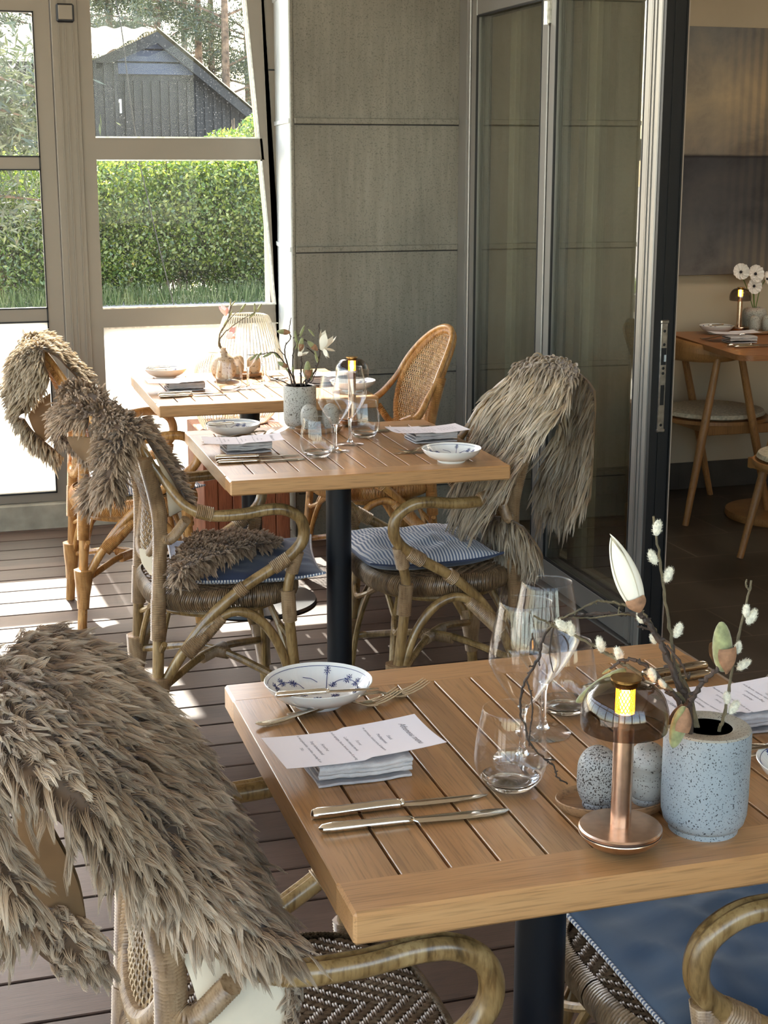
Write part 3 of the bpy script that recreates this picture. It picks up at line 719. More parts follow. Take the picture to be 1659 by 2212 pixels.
        # side arch
        mb = MB(); mb.tube(cr([(-.105, s*.226, .295), (-.06, s*.226, .345), (0, s*.222, .372), (.06, s*.220, .350), (.11, s*.217, .285), (.145, s*.216, .19), (.165, s*.214, .10)], 6), .0125, 10)
        o = mb.build('side_arch', cane, t)
        mb = MB(); ringed(mb, cr([(-.125, s*.222, .272), (-.03, s*.226, .362)], 4), .0165, .0046, .13, 9, rf=[.021, .019, .015]); mb.build('binding', wrap, o)
    # thin braces front and rear
    for xx in (.160, -.186):
        mb = MB(); sg = 1 if xx > 0 else -1
        for s in (-1, 1):
            mb.tube(cr([(xx-.05*sg, s*.085, .375), (xx-.02*sg, s*.125, .29), (xx, s*.165, .18), (xx+.008*sg, s*.195, .06)], 5), .0082, 8)
            mb.tube(cr([(xx-.022*sg, s*.118, .300), (xx-.01*sg, s*.15, .285), (xx-.005*sg, s*.185, .275), (xx-.01*sg, s*.214, .30)], 5), .0078, 8)
        mb.tube(cr([(xx-.022*sg, -.118, .300), (xx-.03*sg, 0, .345), (xx-.022*sg, .118, .300)], 6), .0082, 8)
        mb.build('brace', cane, t)
    # crossed stretchers
    mb = MB()
    for s in (-1, 1): mb.tube(cr([(-.19, s*.18, .165), (-.02, s*.012, .205), (.162, -s*.205, .150)], 5), .0105, 9)
    o = mb.build('cross_stretcher', cane, t)
    for s in (-1, 1): binding([(-.055, s*.047, .198), (.02, -s*.03, .198)], .0145, o, wrap)
    # seat: bent ring, wrapped rim, herringbone top
    mb = MB(); mb.tube([(.165*math.cos(a)-.01, .175*math.sin(a), .357) for a in np.linspace(0, 2*PI, 40)], .0105, 8); mb.build('under_ring', cane, t)
    def sr(a): return .205+.012*math.cos(4*a)*-1
    mb = MB(); ring = []
    for q in range(241):
        a = 2*PI*q/240
        ring.append(((sr(a)-.006)*math.cos(a), (sr(a)+.002)*math.sin(a), .398))
    P = resample(ring, .0052); n = len(P)
    # belt of slanted strands around the rim: two courses
    for i in range(0, n):
        p = P[i]; d = np.array([p[0], p[1], 0]); d /= np.linalg.norm(d); tg = np.array([-d[1], d[0], 0])
        pts = []
        for u in np.linspace(-1.25, 1.25, 9):
            sh = .009*(abs(u)-.6)
            pts.append(p+d*(.0185*math.cos(u*1.16))+np.array([0, 0, .026*math.sin(u*1.16)])+tg*sh*(1 if i % 2 else .8))
        mb.tube(pts, .0028, 5, cap=False)
    mb.tube(np.array(ring)-np.array([0, 0, .0]), .0150, 8)
    mb.build('seat_rim', wrim, t)
    mb = MB(); c = .0072; nn = 29
    for i in range(-nn, nn+1):
        for j in range(-nn, nn+1):
            x, y = i*c, j*c
            if x*x+y*y > (sr(math.atan2(y, x))-.004)**2: continue
            ph = (abs(i)+abs(j)) % 4 if style == 'olive' else (abs(i)+abs(j)) % 4
            zt = .4195+.004*(1-(x*x+y*y)/.04)
            if ph == 0:
                for o_ in (-.0018, .0018): mb.tube([(x-c*1.35, y+o_, zt-.0030), (x-c*.5, y+o_, zt+.0006), (x+c*.5, y+o_, zt+.0006), (x+c*1.35, y+o_, zt-.0030)], .0019, 5, cap=False)
            elif ph == 2:
                for o_ in (-.0018, .0018): mb.tube([(x+o_, y-c*1.35, zt-.0030), (x+o_, y-c*.5, zt+.0006), (x+o_, y+c*.5, zt+.0006), (x+o_, y+c*1.35, zt-.0030)], .0019, 5, cap=False)
    mb.lathe([(.0, .411), (.12, .4105), (.2, .408), (.2, .392), (0, .392)], 40)
    mb.build('seat', wseat, t)
    return t
CH_O = make_chair('olive'); CH_H = make_chair('honey')
G_ch = 'rattan armchairs on the deck'
CP = [('o', .385, 1.665, 0.0, 'olive rattan armchair in the foreground left with a big sheepskin over its back'),
      ('o', .988, 1.635, PI, 'olive rattan armchair at the lower right with the plain blue cushion'),
      ('o', .705, 3.800, 0.0, 'olive rattan armchair left of the middle table with the dark navy cushion'),
      ('o', 1.290, 3.760, PI, 'olive rattan armchair right of the middle table with the striped cushion'),
      ('h', .635, 4.900, 0.0, 'honey rattan armchair at the far left with its back to the glazed door'),
      ('h', 1.445, 4.900, PI, 'honey rattan armchair with bare oval woven back against the grey wall')]
used = {'o': False, 'h': False}
chairs = []
for st, x, y, rz, lab in CP:
    src = CH_O if st == 'o' else CH_H
    if used[st]: t = copy_tree(src)
    else: t = src; used[st] = True
    t.location = (x, y, 0); t.rotation_euler = (0, 0, rz); tag(t, lab, 'chair', G_ch); chairs.append(t)

# ---- cushions
def fabric(name, c, stripe=None, axis=0, sc=1.0):
    m, nt, bs = base(name); col = None
    f = noise(nt, coord(nt), 6, 4)
    a = ramp(nt, f, [(.3, tuple(int(v*.88) for v in c)), (.7, tuple(min(255, int(v*1.08)) for v in c))])
    if stripe:
        tc = N(nt, 'ShaderNodeTexCoord'); sp = N(nt, 'ShaderNodeSeparateXYZ'); nt.links.new(tc.outputs['Object'], sp.inputs[0])
        b = N(nt, 'ShaderNodeMath', operation='MULTIPLY'); nt.links.new(sp.outputs[axis], b.inputs[0]); b.inputs[1].default_value = 1/sc
        d = N(nt, 'ShaderNodeMath', operation='FRACT'); nt.links.new(b.outputs[0], d.inputs[0])
        e = N(nt, 'ShaderNodeMath', operation='GREATER_THAN'); nt.links.new(d.outputs[0], e.inputs[0]); e.inputs[1].default_value = .5
        a = mixc(nt, a, srgb(stripe), e.outputs[0], 'MIX')
    nt.links.new(a, bs.inputs['Base Color']); bs.inputs['Roughness'].default_value = .9; bs.inputs['Sheen Weight'].default_value = .25
    bump(nt, bs, noise(nt, coord(nt), 700, 2), .25, .0005); return m
M['denim'] = fabric('denim_blue', (56, 80, 106)); M['navy'] = fabric('navy_cotton', (48, 58, 84))
M['ticking'] = fabric('ticking_stripe', (98, 110, 134), (212, 210, 208), 0, .0088); M['ticking_p'] = fabric('ticking_piping', (80, 96, 128), (225, 222, 216), 0, .0075); M['ticking_q'] = fabric('ticking_piping_side', (80, 96, 128), (225, 222, 216), 1, .0075)
M['grey_cotton'] = fabric('grey_cotton', (176, 172, 166))
def cushion(name, s, h, top, bottom, pip, seed, z0):
    t = empty(name); n = 36; r = random.Random(seed)
    def surf(sgn):
        G = np.zeros((n+1, n+1, 3))
        for i in range(n+1):
            for j in range(n+1):
                u, v = -1+2*i/n, -1+2*j/n
                e = (max(0, 1-abs(u)**3.2)*max(0, 1-abs(v)**3.2))**.55
                pin = 1-.07*(math.cos(u*PI/2)*(abs(v)**6))-0
                x = u*s*(1-.05*(1-u*u)*0-.06*(1-v*v)*-0-.055*(1-(v*v))*(abs(u)**4)*-1*-1); y = v*s*(1-.055*(1-u*u)*(abs(v)**4))
                w = .013*mnoise.noise(Vector((u*2.2+seed, v*2.2, seed*.7)))+.011*(.5-abs(mnoise.noise(Vector((u*2.6+v, v*3.4+seed, 1.)))))*1.2
                # creases radiating from the corners
                cc = abs(abs(u)-abs(v)); w += .004*math.sin((u*7+v*3)*2+seed)*e*math.exp(-cc*3)
                z = z0+h*.5+sgn*(h*.5*e+(w*e if sgn > 0 else 0))+.016*(abs(u*v)**3)
                G[i, j] = (x, y, max(z, z0*.0+z) )
        return G
    Gt = surf(1); Gb = surf(-1)[::-1]
    MB().grid(Gt).build('cushion_top', top, t); MB().grid(Gb).build('cushion_bottom', bottom, t)
    Gq = surf(1); mb = MB()
    e1 = [Gq[i, 0] for i in range(n+1)]; e2 = [Gq[n, j] for j in range(n+1)]; e3 = [Gq[n-i, n] for i in range(n+1)]; e4 = [Gq[0, n-j] for j in range(n+1)]
    mb.tube(e1, .0032, 6, 0); mb.tube(e3, .0032, 6, 0); mb.tube(e2, .0032, 6, 1); mb.tube(e4, .0032, 6, 1)
    mb.build('piping', pip, t)
    return t
pq = [M['ticking_p'], M['ticking_q']]
c = cushion('seat_cushion', .20, .045, M['navy'], M['ticking'], pq, 3, .421); c.location = (.775, 3.790, 0); c.rotation_euler = (0, 0, -.16)
tag(c, 'dark navy cushion with striped piping on the chair left of the middle table', 'cushion', 'seat cushions')
c = cushion('seat_cushion', .185, .062, M['ticking'], M['navy'], [M['navy'], M['navy']], 8, .421); c.location = (1.250, 3.765, 0); c.rotation_euler = (0, 0, .02)
tag(c, 'blue and white striped cushion on the chair right of the middle table', 'cushion', 'seat cushions')
c = cushion('seat_cushion', .205, .050, M['denim'], M['ticking'], pq, 5, .421); c.location = (1.010, 1.630, 0); c.rotation_euler = (0, 0, .0)
tag(c, 'plain denim blue cushion on the chair at the lower right', 'cushion', 'seat cushions')
c = cushion('seat_cushion', .185, .040, M['ticking'], M['navy'], pq, 11, .421); c.location = (.66, 4.90, 0)
tag(c, 'sunlit striped cushion on the far left honey chair', 'cushion', 'seat cushions')

# ---- timber block and wire lanterns
M['redwood'] = wood('rough_timber', (112, 62, 40), (146, 88, 60), (176, 120, 88), 'z', 6, .7, .3, bk=.4)
tb = empty('timber_block', (1.165, 5.76, 0), label='rough reddish timber block stool behind the farthest table', cat='stool')
mb = MB()
for k in range(6):
    x0 = -.17+k*.057; mb.box(x0+.001, x0+.056, -.17+random.uniform(-.004, .004), .17, .0, .47+random.uniform(-.003, .003), 0, bev=.003)
mb.build('timber', M['redwood'], tb, smooth=False)
def lantern(name, x, y, z, prof, n, label):
    t = empty(name, (x, y, z), label=label, cat='lantern', group='white wire lanterns')
    P = cr([(r, 0, zz) for r, zz in prof], 6); mb = MB()
    for k in range(n):
        a = 2*PI*k/n; mb.tube([(p[0]*math.cos(a), p[0]*math.sin(a), p[2]) for p in P], .0017, 5)
    mb.build('wire_ribs', M['white_wire'], t); mb = MB()
    for r, zz in (prof[0], prof[-1]):
        mb = MB(); mb.tube([(r*math.cos(a), r*math.sin(a), zz) for a in np.linspace(0, 2*PI, 33)], .003, 6); mb.build('ring', M['white_wire'], t)
    mb = MB(); mb.lathe([(prof[0][0], .0), (prof[0][0], .004), (0, .004)], 32); mb.build('base_plate', M['white_wire'], t)
    return t
M['white_wire'] = plain('warm_white_wire', (226, 218, 200), .5)
lantern('wire_lantern', 1.215, 5.77, .475, [(.075, .0), (.115, .05), (.148, .13), (.150, .21), (.125, .31), (.10, .385), (.088, .415), (.075, .42)], 60, 'tall bulbous white wire lantern standing on the timber block')
lantern('wire_lantern', 1.068, 5.68, .472, [(.05, .0), (.07, .04), (.082, .10), (.082, .19), (.07, .25), (.045, .285), (.03, .29)], 40, 'smaller white wire lantern at the left on the timber block')

# ---- dining room: painting, table, chairs
m, nt, bs = base('abstract_painting'); tc = N(nt, 'ShaderNodeTexCoord'); sp = N(nt, 'ShaderNodeSeparateXYZ'); nt.links.new(tc.outputs['Object'], sp.inputs[0])
n1 = noise(nt, coord(nt, (1.0, 1, 1.0)), 3.2, 8, .6, .3); n2 = noise(nt, coord(nt, (.6, 1, 3)), 9, 4)
add = N(nt, 'ShaderNodeMath', operation='MULTIPLY_ADD'); nt.links.new(n2, add.inputs[0]); add.inputs[1].default_value = .02; nt.links.new(sp.outputs[2], add.inputs[2])
mr = N(nt, 'ShaderNodeMapRange'); nt.links.new(add.outputs[0], mr.inputs[0]); mr.inputs['From Min'].default_value = 0; mr.inputs['From Max'].default_value = 1.06
vert = ramp(nt, mr.outputs[0], [(0, (126, 120, 116)), (.2, (98, 96, 98)), (.485, (74, 72, 76)), (.497, (34, 30, 32)), (.506, (150, 138, 124)), (.72, (176, 160, 136)), (1, (136, 134, 130))])
var = ramp(nt, n1, [(.32, (150, 150, 158)), (.5, (216, 216, 218)), (.68, (255, 248, 236))])
col = mixc(nt, vert, var, 1.0)
wv = N(nt, 'ShaderNodeTexWave', wave_type='BANDS', bands_direction='X'); wv.inputs['Scale'].default_value = 7.5; wv.inputs['Distortion'].default_value = .4; nt.links.new(tc.outputs['Object'], wv.inputs[0])
xr2 = N(nt, 'ShaderNodeMapRange'); nt.links.new(sp.outputs[0], xr2.inputs[0]); xr2.inputs['From Min'].default_value = .17; xr2.inputs['From Max'].default_value = .5; xr2.inputs['To Max'].default_value = .55
col = mixc(nt, col, ramp(nt, wv.outputs[0], [(.1, (96, 92, 96)), (.8, (255, 226, 184))]), xr2.outputs[0])
nt.links.new(col, bs.inputs['Base Color']); bs.inputs['Roughness'].default_value = .75; bump(nt, bs, n1, .4, .004)
mb = MB(); mb.box(0, 1.15, -.03, 0, 0, 1.06, bev=.002)
o = mb.build('painting', m, smooth=False, loc=(3.21, 6.067, .985)); tag(o, 'large unframed abstract painting in grey and tan on the dining room wall', 'painting')
def rounded(x0, x1, y0, y1, r, n=8):
    out = []
    for cx, cy, a0 in ((x1-r, y1-r, 0), (x0+r, y1-r, PI/2), (x0+r, y0+r, PI), (x1-r, y0+r, 1.5*PI)):
        out += [(cx+r*math.cos(a0+PI/2*k/n), cy+r*math.sin(a0+PI/2*k/n)) for k in range(n+1)]
    return out
t = empty('round_corner_table', (3.46, 5.46, 0), -.13, label='oak table with rounded corners laid for dinner in the dark dining room', cat='table')
mb = MB(); mb.prism(rounded(-.40, .40, -.42, .42, .06), .728, .75, 'z'); mb.build('tabletop', M['oak_top'], t)
mb = MB(); mb.tube([(0, 0, .02), (0, 0, .728)], .04, 24); mb.build('pedestal', M['oak'], t)
mb = MB(); mb.lathe([(.23, 0), (.235, .01), (.232, .03), (.06, .045), (0, .045)], 48); mb.build('base', M['oak'], t)
M['boucle'] = plain('cream_boucle', (190, 176, 152), .95, nscale=90, namp=.12, bumpk=.8, bscale=260)
def oak_chair():
    t = empty('oak_chair'); mb = MB()
    # curved top rail, deepest at the back (local -x), ends forward
    P = cr([(.03, -.262, .700), (-.05, -.258, .702), (-.13, -.235, .706), (-.20, -.15, .712), (-.228, 0, .716), (-.20, .15, .712), (-.13, .235, .706), (-.05, .258, .702), (.03, .262, .700)], 7)
    n = len(P); G = []
    for k, p in enumerate(P):
        w = abs(k/(n-1)-.5)*2; hgt = .016+.034*max(0, 1-w*1.35)**.8; th = .012+.008*w
        tg = P[min(k+1, n-1)]-P[max(k-1, 0)]; nn = np.array([-tg[1], tg[0], 0]); nn /= np.linalg.norm(nn)
        G.append([p+nn*th*math.cos(a)+np.array([0, 0, hgt*math.sin(a)]) for a in np.linspace(0, 2*PI, 17)])
    mb.grid(G); mb.ell(P[0], (.02, .016, .012), (1, 0, 0)); mb.ell(P[-1], (.02, .016, .012), (1, 0, 0)); mb.build('top_rail', M['oak'], t)
    for (fx, fy), (tx, ty) in (((-.245, -.25), (-.125, -.238)), ((-.245, .25), (-.125, .238)), ((.15, -.25), (-.025, -.255)), ((.15, .25), (-.025, .255))):
        mb = MB(); mb.tube([(fx, fy, 0), ((fx+tx)/2, (fy+ty)/2, .35), (tx, ty, .695)], [.013, .018, .0145], 14); mb.build('leg', M['oak'], t)
    mb = MB(); mb.prism([(.235*math.cos(a), .225*math.sin(a)) for a in np.linspace(0, 2*PI, 40)[:-1]], .405, .42, 'z')
    for s in (-1, 1): mb.box(-.13, .17, s*.19-.012, s*.19+.012, .365, .405, 0, bev=.003)
    mb.box(-.13, -.10, -.19, .19, .37, .405, 0); mb.box(.14, .17, -.19, .19, .37, .405, 0)
    mb.build('seat_frame', M['oak'], t)
    mb = MB(); mb.lathe([(0, .42), (.20, .421), (.222, .430), (.215, .445), (.17, .455), (0, .460)], 40, sy=.97); mb.build('seat_pad', M['boucle'], t)
    return t
c0 = oak_chair(); c0.location = (3.235, 5.68, 0); c0.rotation_euler = (0, 0, 0); tag(c0, 'curved oak chair with cream seat pad tucked under the dining room table', 'chair', 'oak dining room chairs')
c1 = copy_tree(c0); c1.location = (3.087, 4.647, 0); c1.rotation_euler = (0, 0, PI); tag(c1, 'oak chair at the right edge of the photo of which only a leg shows', 'chair', 'oak dining room chairs')
# ================================================================== TABLEWARE
M['porcelain'] = plain('white_porcelain', (226, 224, 218), .12, Coat_Weight=.6) if False else plain('white_porcelain', (228, 226, 220), .14)
M['blue'] = plain('cobalt_blue', (34, 44, 104), .2)
M['paper'] = plain('menu_paper', (232, 226, 230), .75)
M['ink'] = plain('grey_ink', (120, 116, 122), .7)
M['napkin'] = plain('grey_linen', (182, 176, 174), .92, nscale=30, namp=.08, bumpk=.5, bscale=420)
M['gap'] = plain('dark_gap', (40, 38, 40), .8)
def bowl_r(z):   # inner radius at height z
    return .034+.040*((max(z, .008)-.008)/.030)**.62
def make_bowl(pattern=True, rot=0.0):
    t = empty('serving_bowl')
    zs = .86; out = [(.034, 0), (.036, .004), (.035, .0055), (.046, .010), (.058, .017), (.068, .027), (.0742, .0385), (.0748, .040), (.0740, .0408), (.0725, .0395)]
    inn = [(.0665, .030), (.057, .0195), (.046, .0125), (.034, .0088), (.018, .0078), (0, .0076)]
    fl = lambda k, th: 1+(.006*np.abs(np.cos(th*30)) if 9 < k < 13 else 0)
    mb = MB(); mb.lathe([(a_, b_*zs) for a_, b_ in out+inn], 240, flute=fl); mb.build('bowl_body', M['porcelain'], t)
    prof = [(0, .0076), (.018, .0078), (.034, .0088), (.046, .0125), (.057, .0195), (.0665, .030), (.0725, .0395)]
    pr = np.array(prof)
    def sf(r, a): return np.array([(r-.0002)*math.cos(a+rot), (r-.0002)*math.sin(a+rot), np.interp(r, pr[:, 0], pr[:, 1])*zs+.0004])
    mb = MB()
    def stroke(pl, w=.0005):
        P = cr([sf(r, a) for r, a in pl], 5) if len(pl) > 2 else np.array([sf(r, a) for r, a in pl]); mb.tube(P, w, 4, cap=False)
    def floret(r, a, sc=1.0):
        c = sf(r, a); er = (sf(r+.001, a)-c)/.001; ea = (sf(r, a+.02)-c); ea /= np.linalg.norm(ea)
        for k in range(5):
            b = 2*PI*k/5+.3
            for q, w in ((.0032, .0011), (.0052, .0007)):
                d = er*math.cos(b)+ea*math.sin(b); mb.ell(c+d*q*sc, (w*sc, .0016*sc, .0003), np.cross(er, ea), 6, 3)
            mb.tube([c, c+(er*math.cos(b+.6)+ea*math.sin(b+.6))*.0066*sc], .0004, 4, cap=False)
        mb.ell(c, (.0013*sc, .0013*sc, .0004), np.cross(er, ea), 8, 3)
    if pattern:
        stroke([(.0700, a) for a in np.linspace(0, 2*PI, 60)], .00042)
        for k in range(3):
            a0 = 2*PI*k/3
            stroke([(.040, a0-.25), (.052, a0-.15), (.058, a0+.12), (.060, a0+.42), (.058, a0+.7), (.050, a0+.88), (.042, a0+.86)])
            for r, a in ((.054, a0-.05), (.0595, a0+.25), (.0597, a0+.55), (.046, a0+.87)): floret(r, a)
            stroke([(.0695, a0+1.12), (.056, a0+1.10), (.040, a0+1.04), (.026, a0+1.0)]); floret(.066, a0+1.12, .8)
            stroke([(.050, a0+1.35), (.056, a0+1.5), (.059, a0+1.7)])
            floret(.026, a0+.2, 1.0)
        c = sf(0, 0); 
        for k in range(8): mb.ell(c+np.array([.006*math.cos(k*PI/4), .006*math.sin(k*PI/4), 0]), (.0022, .0014, .0004), (0, 0, 1), 8, 3)
        mb.ell(c, (.004, .004, .0005), (0, 0, 1), 12, 3)
        mb.build('painted_pattern', M['blue'], t)
    return t
def make_wineglass():
    t = empty('wine_glass')
    mb = MB(); mb.lathe([(0, 0), (.0362, 0), (.0368, .0008), (.0362, .0016), (.020, .0036), (.009, .0068), (0, .0070)], 48); mb.build('foot', M['glassware'], t, ang=80)
    mb = MB(); mb.lathe([(.009, .0068), (.0065, .0095), (.0044, .016), (.0036, .035), (.0036, .058), (.0050, .066), (.0075, .070), (.004, .0715), (0, .0718)], 48)
    mb.build('stem', M['solid_glass'], t)
    P = cr([(.0060, 0, .0695), (.016, 0, .080), (.030, 0, .100), (.0420, 0, .122), (.0448, 0, .134), (.0425, 0, .155), (.0372, 0, .182), (.0325, 0, .2055)], 5)
    o = [(p[0], p[2]) for p in P]; i = [(max(p[0]-.0009, .0002), p[2]+.0004) for p in P[::-1]]
    mb = MB(); mb.lathe(o+[(.0322, .2062)]+i[:-1]+[(0, .0735)], 64); mb.build('glass_bowl', M['glassware'], t, ang=80); return t
def make_tumbler():
    t = empty('tumbler')
    P = cr([(.0300, 0, .002), (.0385, 0, .014), (.0435, 0, .032), (.0425, 0, .052), (.0388, 0, .076), (.0345, 0, .0975)], 5)
    o = [(0, 0), (.027, 0)]+[(p[0], p[2]) for p in P]; i = [(p[0]-.0011, p[2]) for p in P[::-1][:-4]]
    mb = MB(); mb.lathe(o+[(.0341, .0983)]+i+[(.034, .013), (.02, .0085), (0, .0078)], 64); mb.build('glass_body', M['glassware'], t, ang=80)
    mb = MB(); mb.lathe([(0, .0012), (.0275, .0014), (.0335, .0085), (.0348, .0125), (.030, .0095), (.018, .0066), (0, .006)], 48); mb.build('glass_base', M['solid_glass'], t); return t
KN = 1.0
def shape(mb, st, mat=0, seg=10):
    # stations: (x, half width, half thick, z centre, y offset)
    G = []
    for x, w, h, z, y in st: G.append([(x, y+w*KN*math.cos(a), z*(.5+.5*KN)+h*KN*math.sin(a)) for a in np.linspace(0, 2*PI, seg+1)])
    G = np.array(G); mb.grid(G, mat); mb.add(G[0][:-1], [list(range(seg))], mat); mb.add(G[-1][:-1], [list(range(seg-1, -1, -1))], mat); return mb
def make_steak_knife():
    global KN; KN = 1.3
    t = empty('steak_knife'); mb = MB()
    shape(mb, [(0, .001, .001, .004, 0), (.002, .0052, .0042, .0045, 0), (.008, .0066, .0050, .0052, 0), (.030, .0062, .0048, .0050, -.0006), (.060, .0056, .0044, .0048, .0008), (.090, .0060, .0046, .0048, .0014), (.103, .0056, .0044, .0046, .001)], seg=14)
    mb.build('handle', M['chrome'], t)
    for x in (.048,):
        mb = MB(); mb.ell((x, .0, .0095), (.0014, .0014, .0009), (0, 0, 1), 8, 4); mb.build('rivet', M['steel'], t)
    mb = MB()
    for x, w in ((.1, .0066), (.1045, .0074), (.109, .0060)): mb.ell((x, .0005, .0052), (w*.55, w, .0056), (0, 0, 1), 12, 8)
    mb.ell((.1045, .006, .006), (.003, .0022, .0024), (0, 0, 1), 8, 6); mb.build('bolster', M['chrome'], t)
    mb = MB(); shape(mb, [(.108, .0052, .0012, .004, 0), (.13, .0062, .0010, .0034, -.0006), (.17, .0060, .0008, .0026, -.0002), (.20, .0042, .0007, .0020, .0010), (.213, .0016, .0005, .0018, .0026), (.216, .0003, .0003, .0018, .0030)], seg=10)
    mb.build('blade', M['chrome'], t); return t
def make_knife():
    global KN; KN = 1.3
    t = empty('table_knife'); mb = MB()
    shape(mb, [(0, .0008, .001, .0045, 0), (.004, .0048, .0036, .0046, 0), (.016, .0062, .0044, .0048, 0), (.050, .0050, .0040, .0044, 0), (.095, .0042, .0036, .0040, 0), (.106, .0046, .0034, .0038, 0), (.110, .0028, .0020, .0036, 0)], seg=14)
    mb.build('handle', M['chrome'], t); mb = MB()
    shape(mb, [(.109, .0030, .0016, .0036, 0), (.113, .0062, .0013, .0034, -.001), (.16, .0078, .0010, .0028, -.0008), (.20, .0076, .0008, .0022, 0), (.218, .0052, .0006, .0018, .0018), (.225, .0012, .0004, .0018, .0036)], seg=10)
    mb.build('blade', M['chrome'], t); return t
def make_fork():
    global KN; KN = 1.12
    t = empty('dinner_fork'); mb = MB()
    shape(mb, [(0, .001, .0008, .006, 0), (.004, .0055, .0016, .0050, 0), (.014, .0072, .0020, .0032, 0), (.040, .0050, .0022, .0040, 0), (.080, .0034, .0022, .0090, 0), (.115, .0030, .0022, .0135, 0), (.140, .0034, .0019, .0120, 0), (.152, .0066, .0015, .0080, 0), (.162, .0105, .0013, .0048, 0), (.172, .0118, .0012, .0036, 0), (.178, .0120, .0010, .0036, 0)], seg=12)
    mb.build('fork_handle', M['chrome'], t); mb = MB()
    for k in range(4):
        y0 = (k-1.5)*.0062; shape(mb, [(.176, .0019, .0010, .0036, y0), (.190, .0015, .0009, .0056, y0), (.205, .0013, .0009, .0098, y0), (.2185, .0006, .0006, .0158, y0)], seg=6)
    mb.build('tines', M['chrome'], t); return t
PROTO = {}
def place(kind, maker, loc, rz, label, cat, group, ry=0.0, rx=0.0, sc=None):
    if kind not in PROTO: t = maker(); PROTO[kind] = t
    else: t = copy_tree(PROTO[kind])
    t.location = loc; t.rotation_euler = (rx, ry, rz)
    sc = sc or 1.0; t.scale = (sc, sc, sc)
    return tag(t, label, cat, group)
def two(a, b): return math.atan2(b[1]-a[1], b[0]-a[0])
GK, GF, GW, GT, GB, GM, GN = ('knives laid on the tables', 'forks laid on the tables', 'wine glasses', 'water tumblers', 'porcelain bowls', 'menu sheets', 'folded napkins')
def text_mesh(lines, parent, name='printed_text'):
    # lines: (string, size, x, y, shear); laid in the sheet's own plane, reading along -y
    mb = MB()
    dg = bpy.context.evaluated_depsgraph_get()
    for s, size, x, y, sh in lines:
        cu = bpy.data.curves.new('t', 'FONT'); cu.body = s; cu.size = size; cu.shear = sh; cu.align_x = 'CENTER'; cu.resolution_u = 2
        ob = bpy.data.objects.new('t', cu); S.collection.objects.link(ob); bpy.context.view_layer.update()
        me = bpy.data.meshes.new_from_object(ob.evaluated_get(bpy.context.evaluated_depsgraph_get()))
        v = np.array([tuple(q.co) for q in me.vertices]) if len(me.vertices) else np.zeros((0, 3))
        if len(v):
            w = np.stack([x+v[:, 1], y-v[:, 0], np.zeros(len(v))], -1); mb.add(w, [list(p.vertices) for p in me.polygons])
        bpy.data.objects.remove(ob); bpy.data.curves.remove(cu); bpy.data.meshes.remove(me)
    for k in range(len(mb.v)):
        w = mb.v[k]; w[:, 2] = sheetz(w[:, 0], w[:, 1])+.0003
    o = mb.build(name, M['ink'], parent, smooth=False); return o
def sheetz(x, y): return .0045*((np.asarray(x)/.10)**2)+.004*(np.asarray(y)/.06)**2*(np.asarray(x) > 0)
MENU_A = [('Aftenens menu', .0115, .073, 0, .35), ('Snack', .0062, .047, .003, .35), ('Muslingetoast', .0058, .037, .003, 0), ('m. parmesan, timiancreme & havtorn', .0052, .027, .003, 0),
          ('Forret', .0062, .006, .003, .35), ('Grillet rimmet torsk', .0058, -.004, .003, 0), ('m. hvide asparges, bacon, brunet smør & purløg', .0052, -.014, .003, 0),
          ('Hovedret', .0062, -.038, .003, .35), ('Stegt kalvemørbrad', .0058, -.048, .003, 0), ('m. mini gulerødder, morkler, ramsløg & jus', .0052, -.058, .003, 0), ('350,-', .0052, -.067, .003, 0)]
MENU_B = [('Aftenkort', .011, .080, 0, .35), ('Snacks', .006, .066, 0, .35)]+[('%s' % s, .0046, .058-.0085*k-(.009 if k > 4 else 0)-(.009 if k > 8 else 0), 0, 0) for k, s in enumerate(
          ['Oliven, mandler & brød', 'Chips m. rygeost', 'Østers m. citron', 'Rejer m. mayonnaise & dild', 'Tatar m. karse', 'Torsk m. asparges & smør', 'Rødspætte m. kartofler', 'Salat m. urter & nødder', 'Suppe m. ramsløg', 'Kalv m. gulerødder', 'Kylling m. morkler', 'Fisk m. blåmuslinger', 'Ost m. kompot', 'Rabarber m. vanilje', 'Jordbær m. fløde'])]
def menu(loc, rz, label, lines, curl=1.0, flip=False, w=.103, l=.205):
    t = empty('menu_sheet', loc, rz, label, 'menu', GM)
    nu, nv = 22, 10; G = np.zeros((nu, nv, 3))
    for i in range(nu):
        for j in range(nv):
            x = -l/2+l*i/(nu-1); y = -w/2+w*j/(nv-1); G[i, j] = (x, y, sheetz(x, y))
    mb = MB(); mb.grid(G); G2 = G[::-1].copy(); G2[:, :, 2] -= .0003; mb.grid(G2); mb.build('paper', M['paper'], t)
    if lines: text_mesh(lines, t)
    return t
